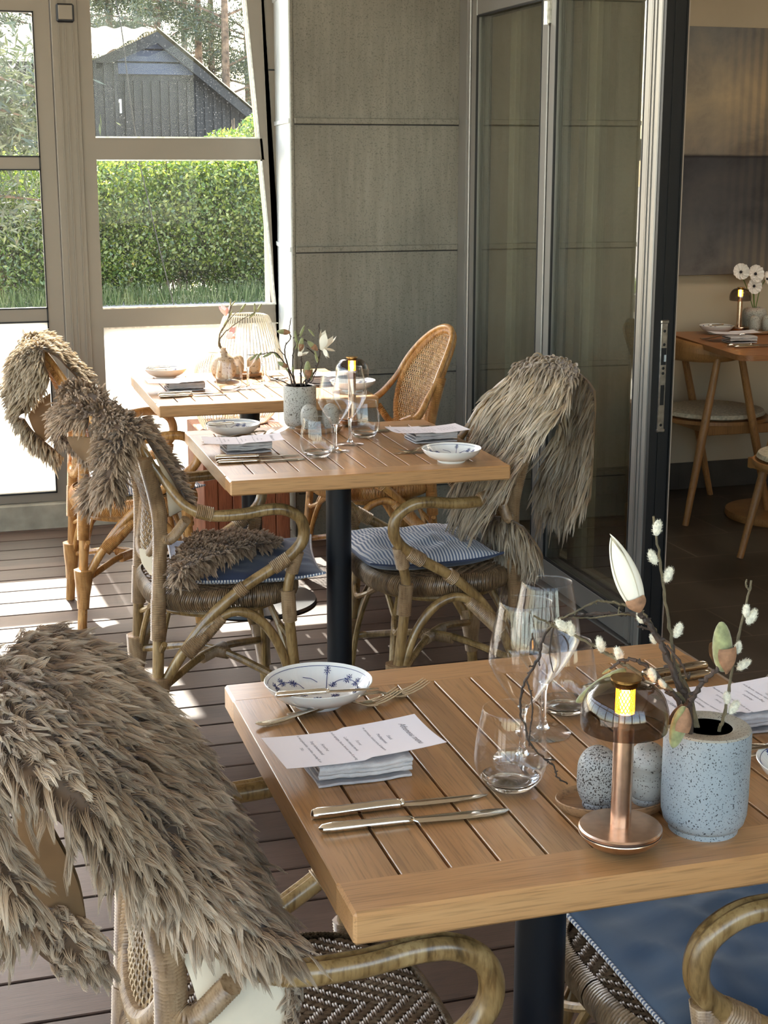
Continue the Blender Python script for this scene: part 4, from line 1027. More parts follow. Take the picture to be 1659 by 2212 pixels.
def napkin(loc, rz, label, seed=0):
    t = empty('folded_napkin', loc, rz, label, 'napkin', GN); mb = MB(); r = random.Random(seed)
    # one cloth folded over and over: a rolled outline swept along x
    L = .118; prof = []
    lay = [(-.040, .038), (.036, -.037), (-.036, .037), (.036, -.036)]; z = .002
    path = [(-.040, .0022), (.036, .0022), (.040, .0055), (.036, .0088), (-.034, .0088), (-.038, .012), (-.034, .0152), (.035, .0150), (.039, .0183), (.035, .0215), (-.036, .0212), (-.041, .0165), (-.042, .006), (-.040, .0022)]
    C = cr([(a, b, 0) for a, b in path[:12]], 5); n = len(C); G = []
    for sgn in (1, -1):
        rows = []
        for i in range(26):
            u = i/25; x = -L/2+L*u; row = []
            for k, p in enumerate(C):
                w = .0022*mnoise.noise(Vector((u*5+seed, k*.12, .5)))+.001*mnoise.noise(Vector((u*14, k*.3, seed)))
                tgv = C[min(k+1, n-1)]-C[max(k-1, 0)]; nn = np.array([-tgv[1], tgv[0]]); nn /= np.linalg.norm(nn)+1e-9
                yy = p[0]*(1-.04*math.sin(u*PI*2+seed))+nn[0]*sgn*.0013; zz = p[1]+nn[1]*sgn*.0013+w*min(1, p[1]/.006)
                row.append((x+.002*mnoise.noise(Vector((k*.4, seed, u))), yy, max(.0006, zz)))
            rows.append(row)
        G.append(np.array(rows))
    mb.grid(G[0]); mb.grid(G[1][::-1])
    for e in (0, -1):
        a, b = G[0][e], G[1][e]; v = np.concatenate([a, b]); m_ = len(a); mb.add(v, [[i, i+1, m_+i+1, m_+i] for i in range(m_-1)])
    for q in (0, -1):
        a, b = G[0][:, q], G[1][:, q]; v = np.concatenate([a, b]); m_ = len(a); mb.add(v, [[i, i+1, m_+i+1, m_+i] for i in range(m_-1)])
    mb.build('cloth', M['napkin'], t, ang=0); t.scale = (1.0, 1.05, 1.22); return t

# ---- lamp
M['copper'] = plain('brushed_copper', (216, 182, 156), .26, 1.0, nscale=120, namp=.05)
M['brass'] = plain('brass', (190, 150, 90), .25, 1.0)
m, nt, bs = base('amber_bulb'); bs.inputs['Base Color'].default_value = srgb((255, 170, 40)); bs.inputs['Emission Color'].default_value = srgb((255, 150, 30)); bs.inputs['Emission Strength'].default_value = 5.0; M['amber'] = m
m, nt, bs = base('amber_filament'); bs.inputs['Emission Color'].default_value = srgb((255, 220, 130)); bs.inputs['Emission Strength'].default_value = 30.0; M['filament'] = m
def make_lamp():
    t = empty('table_lamp'); mb = MB()
    mb.lathe([(0, .0005), (.020, .001), (.034, .006), (.043, .014), (.0455, .0185), (.0452, .0195)], 64); mb.build('lamp_base', M['copper'], t)
    mb = MB(); mb.lathe([(.0448, .0195), (.0445, .0208)], 64); mb.lathe([(0, .0195), (.0448, .0195), (.0448, .0208), (0, .0208)], 64); mb.build('base_ring', M['door_dark'], t)
    mb = MB(); mb.lathe([(.0453, .0208), (.0455, .0235), (.0440, .0255), (0, .0258)], 64); mb.build('top_plate', M['copper'], t)
    mb = MB(); mb.lathe([(.0112, .0258), (.0112, .154), (.0108, .156), (0, .1565)], 40); mb.build('stem', M['copper'], t)
    mb = MB(); ztop = .1845
    for k in range(16):
        for s in (-1, 1):
            mb.tube([(.0098*math.cos(2*PI*k/16+s*q*.16), .0098*math.sin(2*PI*k/16+s*q*.16), .157+.0029*q) for q in range(10)], .0007, 4, cap=False)
    mb.build('bulb_mesh', M['amber'], t)
    mb = MB(); mb.tube([(0, 0, .157), (0, 0, .184)], .0045, 10); mb.tube(cr([(-.004, 0, .160), (-.005, .002, .172), (0, .003, .180), (.005, .002, .172), (.004, 0, .160)], 5), .0012, 6); mb.build('filament', M['filament'], t)
    P = cr([(.0462, 0, .1385), (.0474, 0, .150), (.0460, 0, .163), (.040, 0, .177), (.029, 0, .187), (.016, 0, .191)], 6)
    mb = MB(); mb.lathe([(p[0], p[2]) for p in P]+[(0, .1915), (0, .1902)]+[(p[0]-.0014, p[2]-.0006) for p in P[::-1]]+[(.0462, .1385)], 72); mb.build('lamp_shade', M['smoke'], t, ang=80)
    mb = MB(); mb.lathe([(0, .1850), (.0125, .1850), (.0125, .1925), (.0165, .1930), (.0165, .1950), (0, .1955)], 40); mb.build('shade_cap', M['brass'], t)
    l = bpy.data.lights.new('lamp_glow', 'POINT'); l.energy = .12; l.color = (1, .62, .22); l.shadow_soft_size = .008
    lo = bpy.data.objects.new('lamp_glow', l); S.collection.objects.link(lo); lo.parent = t; lo.location = (0, .0, .196-.03)
    return t
def speckle(name, c, dots, sc=260, th=.62, rough=.55, extra=None):
    m, nt, bs = base(name); v = coord(nt)
    a = ramp(nt, noise(nt, v, 14, 4), [(.3, tuple(int(x*.92) for x in c)), (.7, c)])
    if extra:
        a2 = ramp(nt, noise(nt, coord(nt, (1, 1, 5)), 10, 3), [(.45, (255, 255, 255)), (.7, extra)]); a = mixc(nt, a, a2, 1.0)
    s = ramp(nt, noise(nt, v, sc, 1.5, .5), [(th, (255, 255, 255)), (th+.035, dots)])
    nt.links.new(mixc(nt, a, s, 1.0), bs.inputs['Base Color']); bs.inputs['Roughness'].default_value = rough
    bump(nt, bs, noise(nt, v, 90, 2), .15, .001); return m
M['vase_blue'] = speckle('speckled_grey_blue_glaze', (152, 160, 165), (70, 70, 76), 520, .62, .42)
M['vase_rim'] = speckle('speckled_stone_rim', (168, 162, 148), (86, 74, 62), 620, .63, .6)
M['vase_grey'] = speckle('pale_stoneware', (178, 174, 164), (130, 122, 110), 300, .6)
M['shaker_a'] = speckle('iron_speckled_glaze', (156, 154, 150), (70, 52, 44), 520, .55, .5)
M['shaker_b'] = speckle('streaked_pale_glaze', (168, 166, 160), (96, 84, 76), 460, .63, .5, extra=(196, 192, 186))
M['tray_wood'] = wood('tray_oak', (138, 102, 70), (164, 126, 90), (182, 146, 108), 'x', 14, .5, .2)
def vase(loc, label, body, rim, h=.121, r=.0482, hole=.027):
    t = empty('stoneware_vase', loc, 0, label, 'vase', 'stoneware vases holding branches'); mb = MB()
    mb.lathe([(0, 0), (r*.80, 0), (r*.80, .006), (r*.84, .0068), (r*.93, .012), (r*.985, .022), (r, .04), (r, h-.006), (r*.985, h-.0015)], 72); mb.build('body', body, t)
    mb = MB(); mb.lathe([(r*.985, h-.0015), (r*.95, h+.0005), (hole+.004, h+.0012), (hole, h-.001), (hole-.001, .03), (0, .03)], 72); mb.build('rim', rim, t)
    return t
def shaker(loc, label, mat, hole=True):
    t = empty('salt_shaker', loc, 0, label, 'shaker', 'salt and pepper shakers'); P = cr([(.0165, 0, .0075), (.0195, 0, .0105), (.0232, 0, .022), (.0238, 0, .040), (.0226, 0, .054), (.0165, 0, .066), (.007, 0, .0725), (0, 0, .074)], 5)
    mb = MB(); mb.lathe([(0, 0), (.0160, 0), (.0170, .0015), (.0168, .006), (.0162, .0075)]+[(p[0], p[2]) for p in P], 48); mb.build('body', mat, t)
    mb = MB(); mb.ell((.003, -.003, .0735), (.0012, .0012, .0006)); mb.build('pour_hole', M['gap'], t); return t
def tray(loc, rz, label, a=.068, b=.042):
    t = empty('wooden_tray', loc, rz, label, 'tray', 'wooden shaker trays'); mb = MB()
    P = [(.80, 0), (.90, .002), (.98, .009), (1.0, .014), (.985, .0150), (.955, .0135), (.90, .008), (.80, .0065), (0, .0062)]
    mb.lathe([(0, 0)]+P, 72, sx=a, sy=b); mb.build('dish', M['tray_wood'], t); return t

# ================================================================== TABLE 1 (foreground)
t1 = '; foreground table'
b = place('bowl', make_bowl, (.489, 1.893, TZ), .0, 'blue painted white bowl at the far left corner of the foreground table', 'bowl', GB)
place('sknife', make_steak_knife, (.417, 1.845, TZ+.0335), two((.417, 1.843), (.556, 1.832)), 'small steak knife resting across the bowl on the foreground table', 'knife', GK, sc=.66)
place('fork', make_fork, (.386, 1.829, TZ), two((.388, 1.829), (.604, 1.873)), 'fork in front, beside the menu on the foreground table', 'fork', GF)
place('fork', make_fork, (.434, 1.849, TZ), two((.434, 1.849), (.654, 1.897)), 'fork behind, next to the bowl on the foreground table', 'fork', GF)
place('sknife', make_steak_knife, (.386, 1.535, TZ), two((.386, 1.534), (.602, 1.531)), 'steak knife with ornate bolster, upper of the two knives on the foreground table', 'knife', GK)
place('tknife', make_knife, (.385, 1.496, TZ), two((.385, 1.497), (.610, 1.486)), 'plain table knife, lower of the two knives on the foreground table', 'knife', GK)
napkin((.474, 1.655, TZ), .02, 'grey linen napkin folded under the left menu of the foreground table', 1)
menu((.4725, 1.660, TZ+.0315), .075, 'menu sheet with short dinner menu on the left of the foreground table', MENU_A)
place('tumbler', make_tumbler, (.638, 1.556, TZ), 0, 'empty water tumbler nearest to the knives on the foreground table', 'glass', GT)
place('tumbler', make_tumbler, (.804, 1.772, TZ), 0, 'empty water tumbler behind the lamp on the foreground table', 'glass', GT)
place('wine', make_wineglass, (.683, 1.627, TZ), 0, 'tall wine glass nearer to the camera on the foreground table', 'glass', GW)
place('wine', make_wineglass, (.743, 1.702, TZ), 0, 'tall wine glass farther back, second on the foreground table', 'glass', GW)
lp = place('lamp', make_lamp, (.691, 1.367, TZ), 0, 'lit copper table lamp with smoked glass dome on the foreground table', 'lamp', 'cordless table lamps')
tray((.728, 1.462, TZ), -.14, 'oval wooden tray under the two shakers on the foreground table')
shaker((.706, 1.458, TZ+.0064), 'dark speckled stoneware shaker at the left on the foreground tray', M['shaker_a'])
shaker((.766, 1.452, TZ+.0064), 'pale streaked stoneware shaker behind the lamp stem on the foreground tray', M['shaker_b'])
v1 = vase((.802, 1.384, TZ), 'thick speckled grey blue stoneware vase on the foreground table', M['vase_blue'], M['vase_rim'])
napkin((.985, 1.655, TZ), .03, 'grey linen napkin folded under the right menu of the foreground table', 4)
menu((.985, 1.665, TZ+.0315), PI+.02, 'menu sheet behind the speckled vase at the right of the foreground table', MENU_A)
place('sknife', make_steak_knife, (1.075, 1.868, TZ), PI+.10, 'steak knife at the far right edge of the foreground table', 'knife', GK)
place('tknife', make_knife, (1.066, 1.835, TZ), PI+.12, 'table knife behind the right menu of the foreground table', 'knife', GK)
place('fork', make_fork, (1.070, 1.520, TZ), PI-.03, 'fork to the right of the speckled vase, at the photo edge', 'fork', GF)
place('fork', make_fork, (1.065, 1.555, TZ), PI+.0, 'fork nearer to the right napkin of the foreground table', 'fork', GF)
place('bowl', make_bowl, (.988, 1.440, TZ), 1.0, 'blue painted bowl cut off by the right edge of the photo', 'bowl', GB)
place('sknife', make_steak_knife, (1.052, 1.496, TZ+.0335), PI, 'small knife across the bowl at the right photo edge', 'knife', GK, sc=.66)

# ================================================================== TABLE 2 (middle)
place('bowl', make_bowl, (.792, 3.965, TZ), .6, 'blue painted white bowl at the far left of the middle table', 'bowl', GB)
place('sknife', make_steak_knife, (.720, 3.955, TZ+.0335), .02, 'small knife resting across the left bowl on the middle table', 'knife', GK, sc=.66)
place('fork', make_fork, (.688, 3.872, TZ), .30, 'fork whose tines show behind the left menu on the middle table', 'fork', GF)
place('fork', make_fork, (.742, 3.890, TZ), .38, 'fork farther back behind the left menu on the middle table', 'fork', GF)
napkin((.780, 3.742, TZ), .02, 'grey linen napkin under the left menu of the middle table', 7)
menu((.768, 3.722, TZ+.0315), -.10, 'menu sheet lying on the left napkin of the middle table', MENU_A)
place('sknife', make_steak_knife, (.680, 3.645, TZ), -.06, 'steak knife, rear one of the pair on the middle table', 'knife', GK)
place('tknife', make_knife, (.674, 3.590, TZ), -.05, 'table knife nearest to the front edge of the middle table', 'knife', GK)
place('tumbler', make_tumbler, (.938, 3.618, TZ), 0, 'empty tumbler left of the wine glasses on the middle table', 'glass', GT)
place('wine', make_wineglass, (1.000, 3.668, TZ), 0, 'wine glass in front on the middle table', 'glass', GW)
place('wine', make_wineglass, (1.062, 3.750, TZ), 0, 'wine glass behind, near the middle of the middle table', 'glass', GW)
place('tumbler', make_tumbler, (1.130, 3.850, TZ), 0, 'empty tumbler right of the wine glasses on the middle table', 'glass', GT)
vase((1.000, 4.045, TZ), 'pale grey cylindrical stoneware vase with budding twigs on the middle table', M['vase_grey'], M['vase_grey'], .118, .046, .036)
tray((1.030, 3.955, TZ), .05, 'oval wooden tray holding the two shakers on the middle table', .068, .042)
shaker((1.003, 3.952, TZ+.0064), 'pale domed shaker at the left on the middle table', M['vase_grey'])
shaker((1.062, 3.945, TZ+.0064), 'pale domed shaker at the right on the middle table, seen through the glass', M['vase_grey'])
tl = place('lamp', make_lamp, (1.148, 4.030, TZ), 0, 'smoked glass table lamp behind the wine glasses on the middle table', 'lamp', 'cordless table lamps')
napkin((1.285, 3.742, TZ), .05, 'grey linen napkin under the right menu of the middle table', 9)
menu((1.268, 3.722, TZ+.0315), PI+.06, 'densely printed menu sheet at the right of the middle table', MENU_B)
place('bowl', make_bowl, (1.240, 3.452, TZ), 2.0, 'blue painted white bowl near the right corner of the middle table', 'bowl', GB)
place('sknife', make_steak_knife, (1.345, 3.575, TZ), PI-.05, 'steak knife between the right bowl and napkin of the middle table', 'knife', GK)
place('fork', make_fork, (1.350, 3.615, TZ), PI+.12, 'fork with curved tines beside the right napkin of the middle table', 'fork', GF)
place('tknife', make_knife, (1.345, 3.905, TZ), PI+.0, 'table knife behind the right menu of the middle table', 'knife', GK)

# ================================================================== TABLE 3 (far)
place('bowl', make_bowl, (.795, 5.135, TZ), .3, 'bowl at the back left of the sunlit far table', 'bowl', GB)
place('sknife', make_steak_knife, (.735, 5.125, TZ+.0335), .0, 'small knife across the bowl on the sunlit far table', 'knife', GK, sc=.66)
napkin((.810, 4.845, TZ), .03, 'napkin under the sunlit menu on the far table', 12)
menu((.785, 4.830, TZ+.0315), -.02, 'bright sunlit menu sheet on the left of the far table', None)
place('sknife', make_steak_knife, (.705, 4.735, TZ), .02, 'steak knife, rear one of the pair on the sunlit far table', 'knife', GK)
place('tknife', make_knife, (.700, 4.690, TZ), .02, 'table knife nearest the front edge of the sunlit far table', 'knife', GK)
place('tumbler', make_tumbler, (.948, 4.790, TZ), 0, 'tumbler glinting in the sun on the far table', 'glass', GT)
place('wine', make_wineglass, (1.012, 4.800, TZ), 0, 'wine glass in front on the sunlit far table', 'glass', GW)
place('wine', make_wineglass, (1.085, 4.900, TZ), 0, 'wine glass behind on the sunlit far table', 'glass', GW)
place('tumbler', make_tumbler, (1.150, 4.960, TZ), 0, 'tumbler half hidden by the vase, on the far table', 'glass', GT)
M['bottle'] = speckle('sand_stoneware', (190, 172, 146), (160, 140, 112), 120, .62)
bt = empty('bottle_vase', (.975, 5.02, TZ), 0, 'round bellied sand coloured bottle vase with pink magnolia on the far table', 'vase')
mb = MB(); mb.lathe([(0, 0), (.024, 0)]+[(p[0], p[2]) for p in cr([(.026, 0, .002), (.040, 0, .022), (.0425, 0, .050), (.034, 0, .076), (.016, 0, .094), (.0100, 0, .103), (.0095, 0, .112)], 5)]+[(.0075, .112), (.007, .09), (0, .09)], 48); mb.build('body', M['bottle'], bt)
tray((1.060, 5.08, TZ), .05, 'small wooden tray under the shakers on the far table', .066, .040)
shaker((1.036, 5.085, TZ+.0064), 'sand coloured shaker at the left on the far table', M['bottle']); shaker((1.092, 5.075, TZ+.0064), 'sand coloured shaker behind the wine glasses on the far table', M['bottle'])
menu((1.275, 4.84, TZ+.0315), PI-.03, 'menu sheet at the right of the far table, behind the magnolia twigs', None)
napkin((1.285, 4.850, TZ), .0, 'napkin under the right menu of the far table', 15)
place('bowl', make_bowl, (1.330, 4.660, TZ), .3, 'bowl at the right of the far table, seen through the wine glasses', 'bowl', GB)

# ================================================================== DINING ROOM TABLE
place('bowl', make_bowl, (3.300, 5.800, .752), .9, 'white bowl on the dining room table', 'bowl', GB)
place('sknife', make_steak_knife, (3.255, 5.792, .752+.0335), -.05, 'small knife across the bowl on the dining room table', 'knife', GK, sc=.66)
place('lamp', make_lamp, (3.415, 5.81, .752), 0, 'lit table lamp on the dining room table', 'lamp', 'cordless table lamps')
tray((3.475, 5.735, .752), 0, 'wooden tray under the shakers on the dining room table')
shaker((3.443, 5.730, .7584), 'pale shaker at the left on the dining room table', M['vase_grey']); shaker((3.508, 5.735, .7584), 'pale shaker at the right on the dining room table', M['vase_grey'])
dv = empty('stoneware_jug', (3.505, 5.835, .752), 0, 'round shouldered pale vase with white anemones on the dining room table', 'vase')
mb = MB(); mb.lathe([(0, 0), (.045, 0)]+[(p[0], p[2]) for p in cr([(.048, 0, .003), (.052, 0, .03), (.053, 0, .075), (.046, 0, .096), (.030, 0, .104)], 5)]+[(.026, .100), (.024, .06), (0, .06)], 48); mb.build('body', M['vase_grey'], dv)
napkin((3.225, 5.475, .752), -.1, 'folded napkin on the dining room table', 21)
menu((3.235, 5.535, .7835), -.15, 'menu sheet lying on the dining room napkin', None)
place('sknife', make_steak_knife, (3.100, 5.355, .752), .02, 'knife farther from the table edge in the dining room', 'knife', GK)
place('tknife', make_knife, (3.105, 5.310, .752), .03, 'knife nearer to the table edge in the dining room', 'knife', GK)
place('fork', make_fork, (3.110, 5.60, .752), .1, 'fork beside the napkin on the dining room table', 'fork', GF)
M['petal'] = plain('white_petal', (236, 228, 220), .7); M['petal_dark'] = plain('anemone_centre', (24, 20, 30), .7); M['stem_green'] = plain('green_stem', (86, 112, 52), .6)
for k, (px, py, sc, tilt, lab) in enumerate([(1600, 588, 1.0, (-.25, -1, .35), 'white anemone at the upper left of the dining room vase'), (1631, 592, 1.05, (0, -1, .3), 'white anemone at the top of the dining room vase'), (1628, 618, .95, (-.05, -1, .1), 'white anemone lowest in the dining room vase'), (1655, 603, .9, (.5, -.8, .3), 'white anemone at the right photo edge')]):
    p = aty(px, py, 5.80-.01*k+(.05 if k == 3 else 0)); t = empty('anemone', (3.505, 5.835, .83), 0, lab, 'flower', 'white anemones in the dining room vase'); q = p-Vector((3.505, 5.835, .83)); ax = Vector(tilt).normalized()
    mb = MB(); mb.tube(cr([(0, 0, 0), q*.5+Vector((0, .01, .02)), q-ax*.004], 5), .0022, 6); mb.build('stem', M['stem_green'], t)
    R = Vector((0, 0, 1)).rotation_difference(ax).to_matrix(); mb = MB()
    for l in range(2):
        for j in range(6):
            a = 2*PI*j/6+l*.5; G = []
            for u in np.linspace(0, 1, 7):
                row = []
                for v in np.linspace(-1, 1, 7):
                    rr = (.006+.030*u)*sc; wd = v*.55*math.sin(min(1, u*1.15+.12)*PI*.82)*1.25; an = a+wd*.75
                    row.append(tuple(q+R @ Vector((rr*math.cos(an), rr*math.sin(an), (.012*u*u+.002*l+.003*math.sin(v*3+j))*sc))))
                G.append(row)
            mb.grid(np.array(G))
    mb.build('petals', M['petal'], t); mb = MB(); mb.ell(q+ax*.005, (.0065*sc, .0065*sc, .004), ax); mb.build('flower_centre', M['petal_dark'], t)
# ================================================================== SHEEPSKINS
def woolmat(name, root, mid, tip, trans=.25):
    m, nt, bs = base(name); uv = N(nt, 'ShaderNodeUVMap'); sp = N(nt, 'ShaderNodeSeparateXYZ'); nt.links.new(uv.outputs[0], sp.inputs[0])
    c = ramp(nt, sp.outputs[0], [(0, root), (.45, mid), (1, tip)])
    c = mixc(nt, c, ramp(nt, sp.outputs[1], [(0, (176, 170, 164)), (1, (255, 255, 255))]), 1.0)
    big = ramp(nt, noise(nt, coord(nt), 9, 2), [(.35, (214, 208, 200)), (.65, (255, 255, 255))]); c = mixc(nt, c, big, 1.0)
    bs.inputs['Roughness'].default_value = .62; bs.inputs['Sheen Weight'].default_value = .35; nt.links.new(c, bs.inputs['Base Color'])
    tr = N(nt, 'ShaderNodeBsdfTranslucent'); nt.links.new(c, tr.inputs[0]); mx = N(nt, 'ShaderNodeMixShader'); mx.inputs[0].default_value = trans
    out = [n for n in nt.nodes if n.type == 'OUTPUT_MATERIAL'][0]
    nt.links.new(bs.outputs[0], mx.inputs[1]); nt.links.new(tr.outputs[0], mx.inputs[2]); nt.links.new(mx.outputs[0], out.inputs[0]); return m
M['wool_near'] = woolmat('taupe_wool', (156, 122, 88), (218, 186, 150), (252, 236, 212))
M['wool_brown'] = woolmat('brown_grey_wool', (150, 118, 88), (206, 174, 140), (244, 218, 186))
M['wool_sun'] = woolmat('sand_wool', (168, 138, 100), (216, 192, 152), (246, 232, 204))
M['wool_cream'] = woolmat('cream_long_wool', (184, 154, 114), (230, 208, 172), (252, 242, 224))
M['leather'] = plain('cream_leather', (222, 206, 178), .6, nscale=14, namp=.05, bumpk=.2, bscale=60)
M['leather_tan_shaded'] = plain('shaded_tan_leather', (116, 90, 60), .65, nscale=14, namp=.08, bumpk=.2, bscale=60)  # bare hide, tan and darkened in colour for the shadow behind the fleece
def surface(rows, nu=26, nv=18):
    R = [cr(r, 8) for r in rows]; k = np.linspace(0, len(R[0])-1, nv)
    R = [np.stack([np.interp(k, np.arange(len(r)), r[:, q]) for q in range(3)], -1) for r in R]
    cols = [cr([r[j] for r in R], 8) for j in range(nv)]; k = np.linspace(0, len(cols[0])-1, nu)
    G = np.stack([np.stack([np.interp(k, np.arange(len(c)), c[:, q]) for q in range(3)], -1) for c in cols], 1)
    tu = np.gradient(G, axis=0); tv = np.gradient(G, axis=1); n = np.cross(tu, tv); n /= np.linalg.norm(n, axis=2)[:, :, None]+1e-9
    c = G.reshape(-1, 3).mean(0); s = np.sign((n.reshape(-1, 3).mean(0)*(np.array([0, 0, CH])-c)).sum()); n = n*(s if s else 1)
    tu /= np.linalg.norm(tu, axis=2)[:, :, None]+1e-9; tv /= np.linalg.norm(tv, axis=2)[:, :, None]+1e-9
    return G, n, tu, tv
def bil(A, u, v):
    a, b = A.shape[:2]; x = np.clip(u*(a-1), 0, a-1.001); y = np.clip(v*(b-1), 0, b-1.001); i = x.astype(int); j = y.astype(int); fx = (x-i)[:, None]; fy = (y-j)[:, None]
    return A[i, j]*(1-fx)*(1-fy)+A[i+1, j]*fx*(1-fy)+A[i, j+1]*(1-fx)*fy+A[i+1, j+1]*fx*fy
def wool(patches, r, L=.045, dens=9000, per=20, width=.0011, clump=.006, lift=.55, droop=.6, curl=.0, combdown=.35, S=5):
    """locks of wool: returns verts, quads, uv"""
    Vs, Us = [], []
    for (G, n, tu, tv), kw in patches:
        Lp = kw.get('L', L); dn = kw.get('dens', dens); cu = kw.get('cu', 1.0); cv = kw.get('cv', 0.0); ov = kw.get('edge', 1.0)
        A = np.linalg.norm(np.cross(G[1:, :-1]-G[:-1, :-1], G[:-1, 1:]-G[:-1, :-1]), axis=2); area = A.sum(); K = max(8, int(area*dn))
        pr = (A/area).ravel(); idx = r.choice(len(pr), K, p=pr); a, b = A.shape
        u = (idx//b+r.random(K))/a; v = (idx % b+r.random(K))/b
        P = bil(G, u, v); nn = bil(n, u, v); Tu = bil(tu, u, v); Tv = bil(tv, u, v)
        comb = Tu*cu+Tv*cv+np.array([0, 0, -combdown]); comb /= np.linalg.norm(comb, axis=1)[:, None]+1e-9
        # slow variation of the combing so the fleece parts into tufts
        ph = np.sin(P[:, 0]*37+P[:, 2]*29)+np.sin(P[:, 1]*41-P[:, 2]*23); comb = comb+Tv*(.35*ph/2)[:, None]
        eu = (2*u-1); ev = (2*v-1); out = Tu*(np.sign(eu)*np.abs(eu)**6)[:, None]+Tv*(np.sign(ev)*np.abs(ev)**6)[:, None]
        nn2 = nn*(lift*(1+.35*np.sin(P[:, 0]*61+P[:, 2]*47+P[:, 1]*53)))[:, None]+out*.45*ov+r.normal(0, .12, (K, 3)); Lc = Lp*r.uniform(.65, 1.2, K)
        cr_ = r.random(K); c1 = r.normal(size=(K, 3)); c1 /= np.linalg.norm(c1, axis=1)[:, None]; phs = r.uniform(0, 6.28, K)
        tone = r.random(K)
        # hairs
        ii = np.repeat(np.arange(K), per); H = len(ii); ra = r.uniform(0, 2*PI, H); rr = clump*np.sqrt(r.random(H))*1.25
        off = Tu[ii]*(rr*np.cos(ra))[:, None]+Tv[ii]*(rr*np.sin(ra))[:, None]; lh = Lc[ii]*r.uniform(.8, 1.08, H)
        wn_ = np.cross(comb[ii], nn[ii])+r.normal(0, .6, (H, 3)); wn_ /= np.linalg.norm(wn_, axis=1)[:, None]
        sh = r.uniform(0, 1, H)*.35+tone[ii]*.65
        s = np.linspace(0, 1, S); ring = []; uvs = []
        for k in range(S):
            t = s[k]; pos = P[ii]-nn[ii]*.003+off*(1-.86*t**.9)+nn2[ii]*(lh*t*(1-.25*t))[:, None]+comb[ii]*(lh*(droop*t**1.5))[:, None]+np.array([0, 0, -1.])*(lh*.12*t*t)[:, None]
            if curl: pos = pos+c1[ii]*(curl*np.sin(t*5+phs[ii])*t)[:, None]
            w = width*(1-t**2*.85)*(.75+.5*r.random(H))
            mid = pos+nn[ii]*(w*.5)[:, None]
            ring.append(np.stack([pos-wn_*w[:, None], mid, pos+wn_*w[:, None]], 1)); uvs.append(np.stack([np.full((H, 3), t), np.repeat(sh[:, None], 3, 1)], -1))
        Vs.append(np.stack(ring, 1).reshape(-1, 3)); Us.append(np.stack(uvs, 1).reshape(-1, 2))
    V = np.concatenate(Vs); U = np.concatenate(Us); H = len(V)//(3*S)
    b = (np.arange(H)*3*S)[:, None, None, None]; k = np.arange(S-1)[None, :, None, None]*3; e = np.arange(2)[None, None, :, None]
    q = b+k+e+np.array([0, 1, 4, 3])[None, None, None, :]; return V, q.reshape(-1, 4), U
def rawmesh(name, V, Q, U, mat, parent):
    me = bpy.data.meshes.new(name); me.vertices.add(len(V)); me.vertices.foreach_set('co', V.astype(np.float32).ravel())
    me.loops.add(Q.size); me.loops.foreach_set('vertex_index', Q.astype(np.int32).ravel()); me.polygons.add(len(Q))
    me.polygons.foreach_set('loop_start', (np.arange(len(Q))*4).astype(np.int32)); me.polygons.foreach_set('loop_total', np.full(len(Q), 4, np.int32))
    me.polygons.foreach_set('use_smooth', np.ones(len(Q), bool)); uvl = me.uv_layers.new(name='UVMap'); uvl.data.foreach_set('uv', U[Q.ravel()].astype(np.float32).ravel())
    me.update(calc_edges=True); me.materials.append(mat); o = bpy.data.objects.new(name, me); S.collection.objects.link(o); o.parent = parent; return o
def sheepskin(label, furry, bare, mat, seed, leather='leather', **kw):
    t = empty('sheepskin', (0, 0, 0), label=label, cat='sheepskin', group='sheepskins draped over the chairs')
    F = [(surface(rows), k) for rows, k in furry]; mb = MB()
    for (G, n, tu, tv), k in F:
        a = G-n*.002; b = G-n*.008; mb.grid(a, 1); mb.grid(b[::-1], 0)
        for e in (0, -1):
            mb.grid(np.stack([a[e], b[e]]), 1); mb.grid(np.stack([a[:, e], b[:, e]]), 1)
    for q, rows in enumerate(bare):
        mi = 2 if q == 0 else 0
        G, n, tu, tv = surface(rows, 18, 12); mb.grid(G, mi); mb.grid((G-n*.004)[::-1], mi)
    mb.build('hide', [M[leather], mat, M['leather_tan_shaded']], t)
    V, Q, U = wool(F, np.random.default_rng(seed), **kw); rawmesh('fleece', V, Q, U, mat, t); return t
def rowsY(R, f=lambda x, y: (x, y)): return [[aty(*f(x, y), Y) for x, y, Y in r] for r in R]
def rowsX(R, f=lambda x, y: (x, y)): return [[atx(*f(x, y), X) for x, y, X in r] for r in R]
hF = lambda x, y: (x/4.809, 680+y/4.809)
gF = lambda x, y: (720+x/2.765, 750+y/2.765)
cF = lambda x, y: (250+x/3.253, 850+y/3.253)
eF = lambda x, y: (x/2.37, 640+y/2.37)

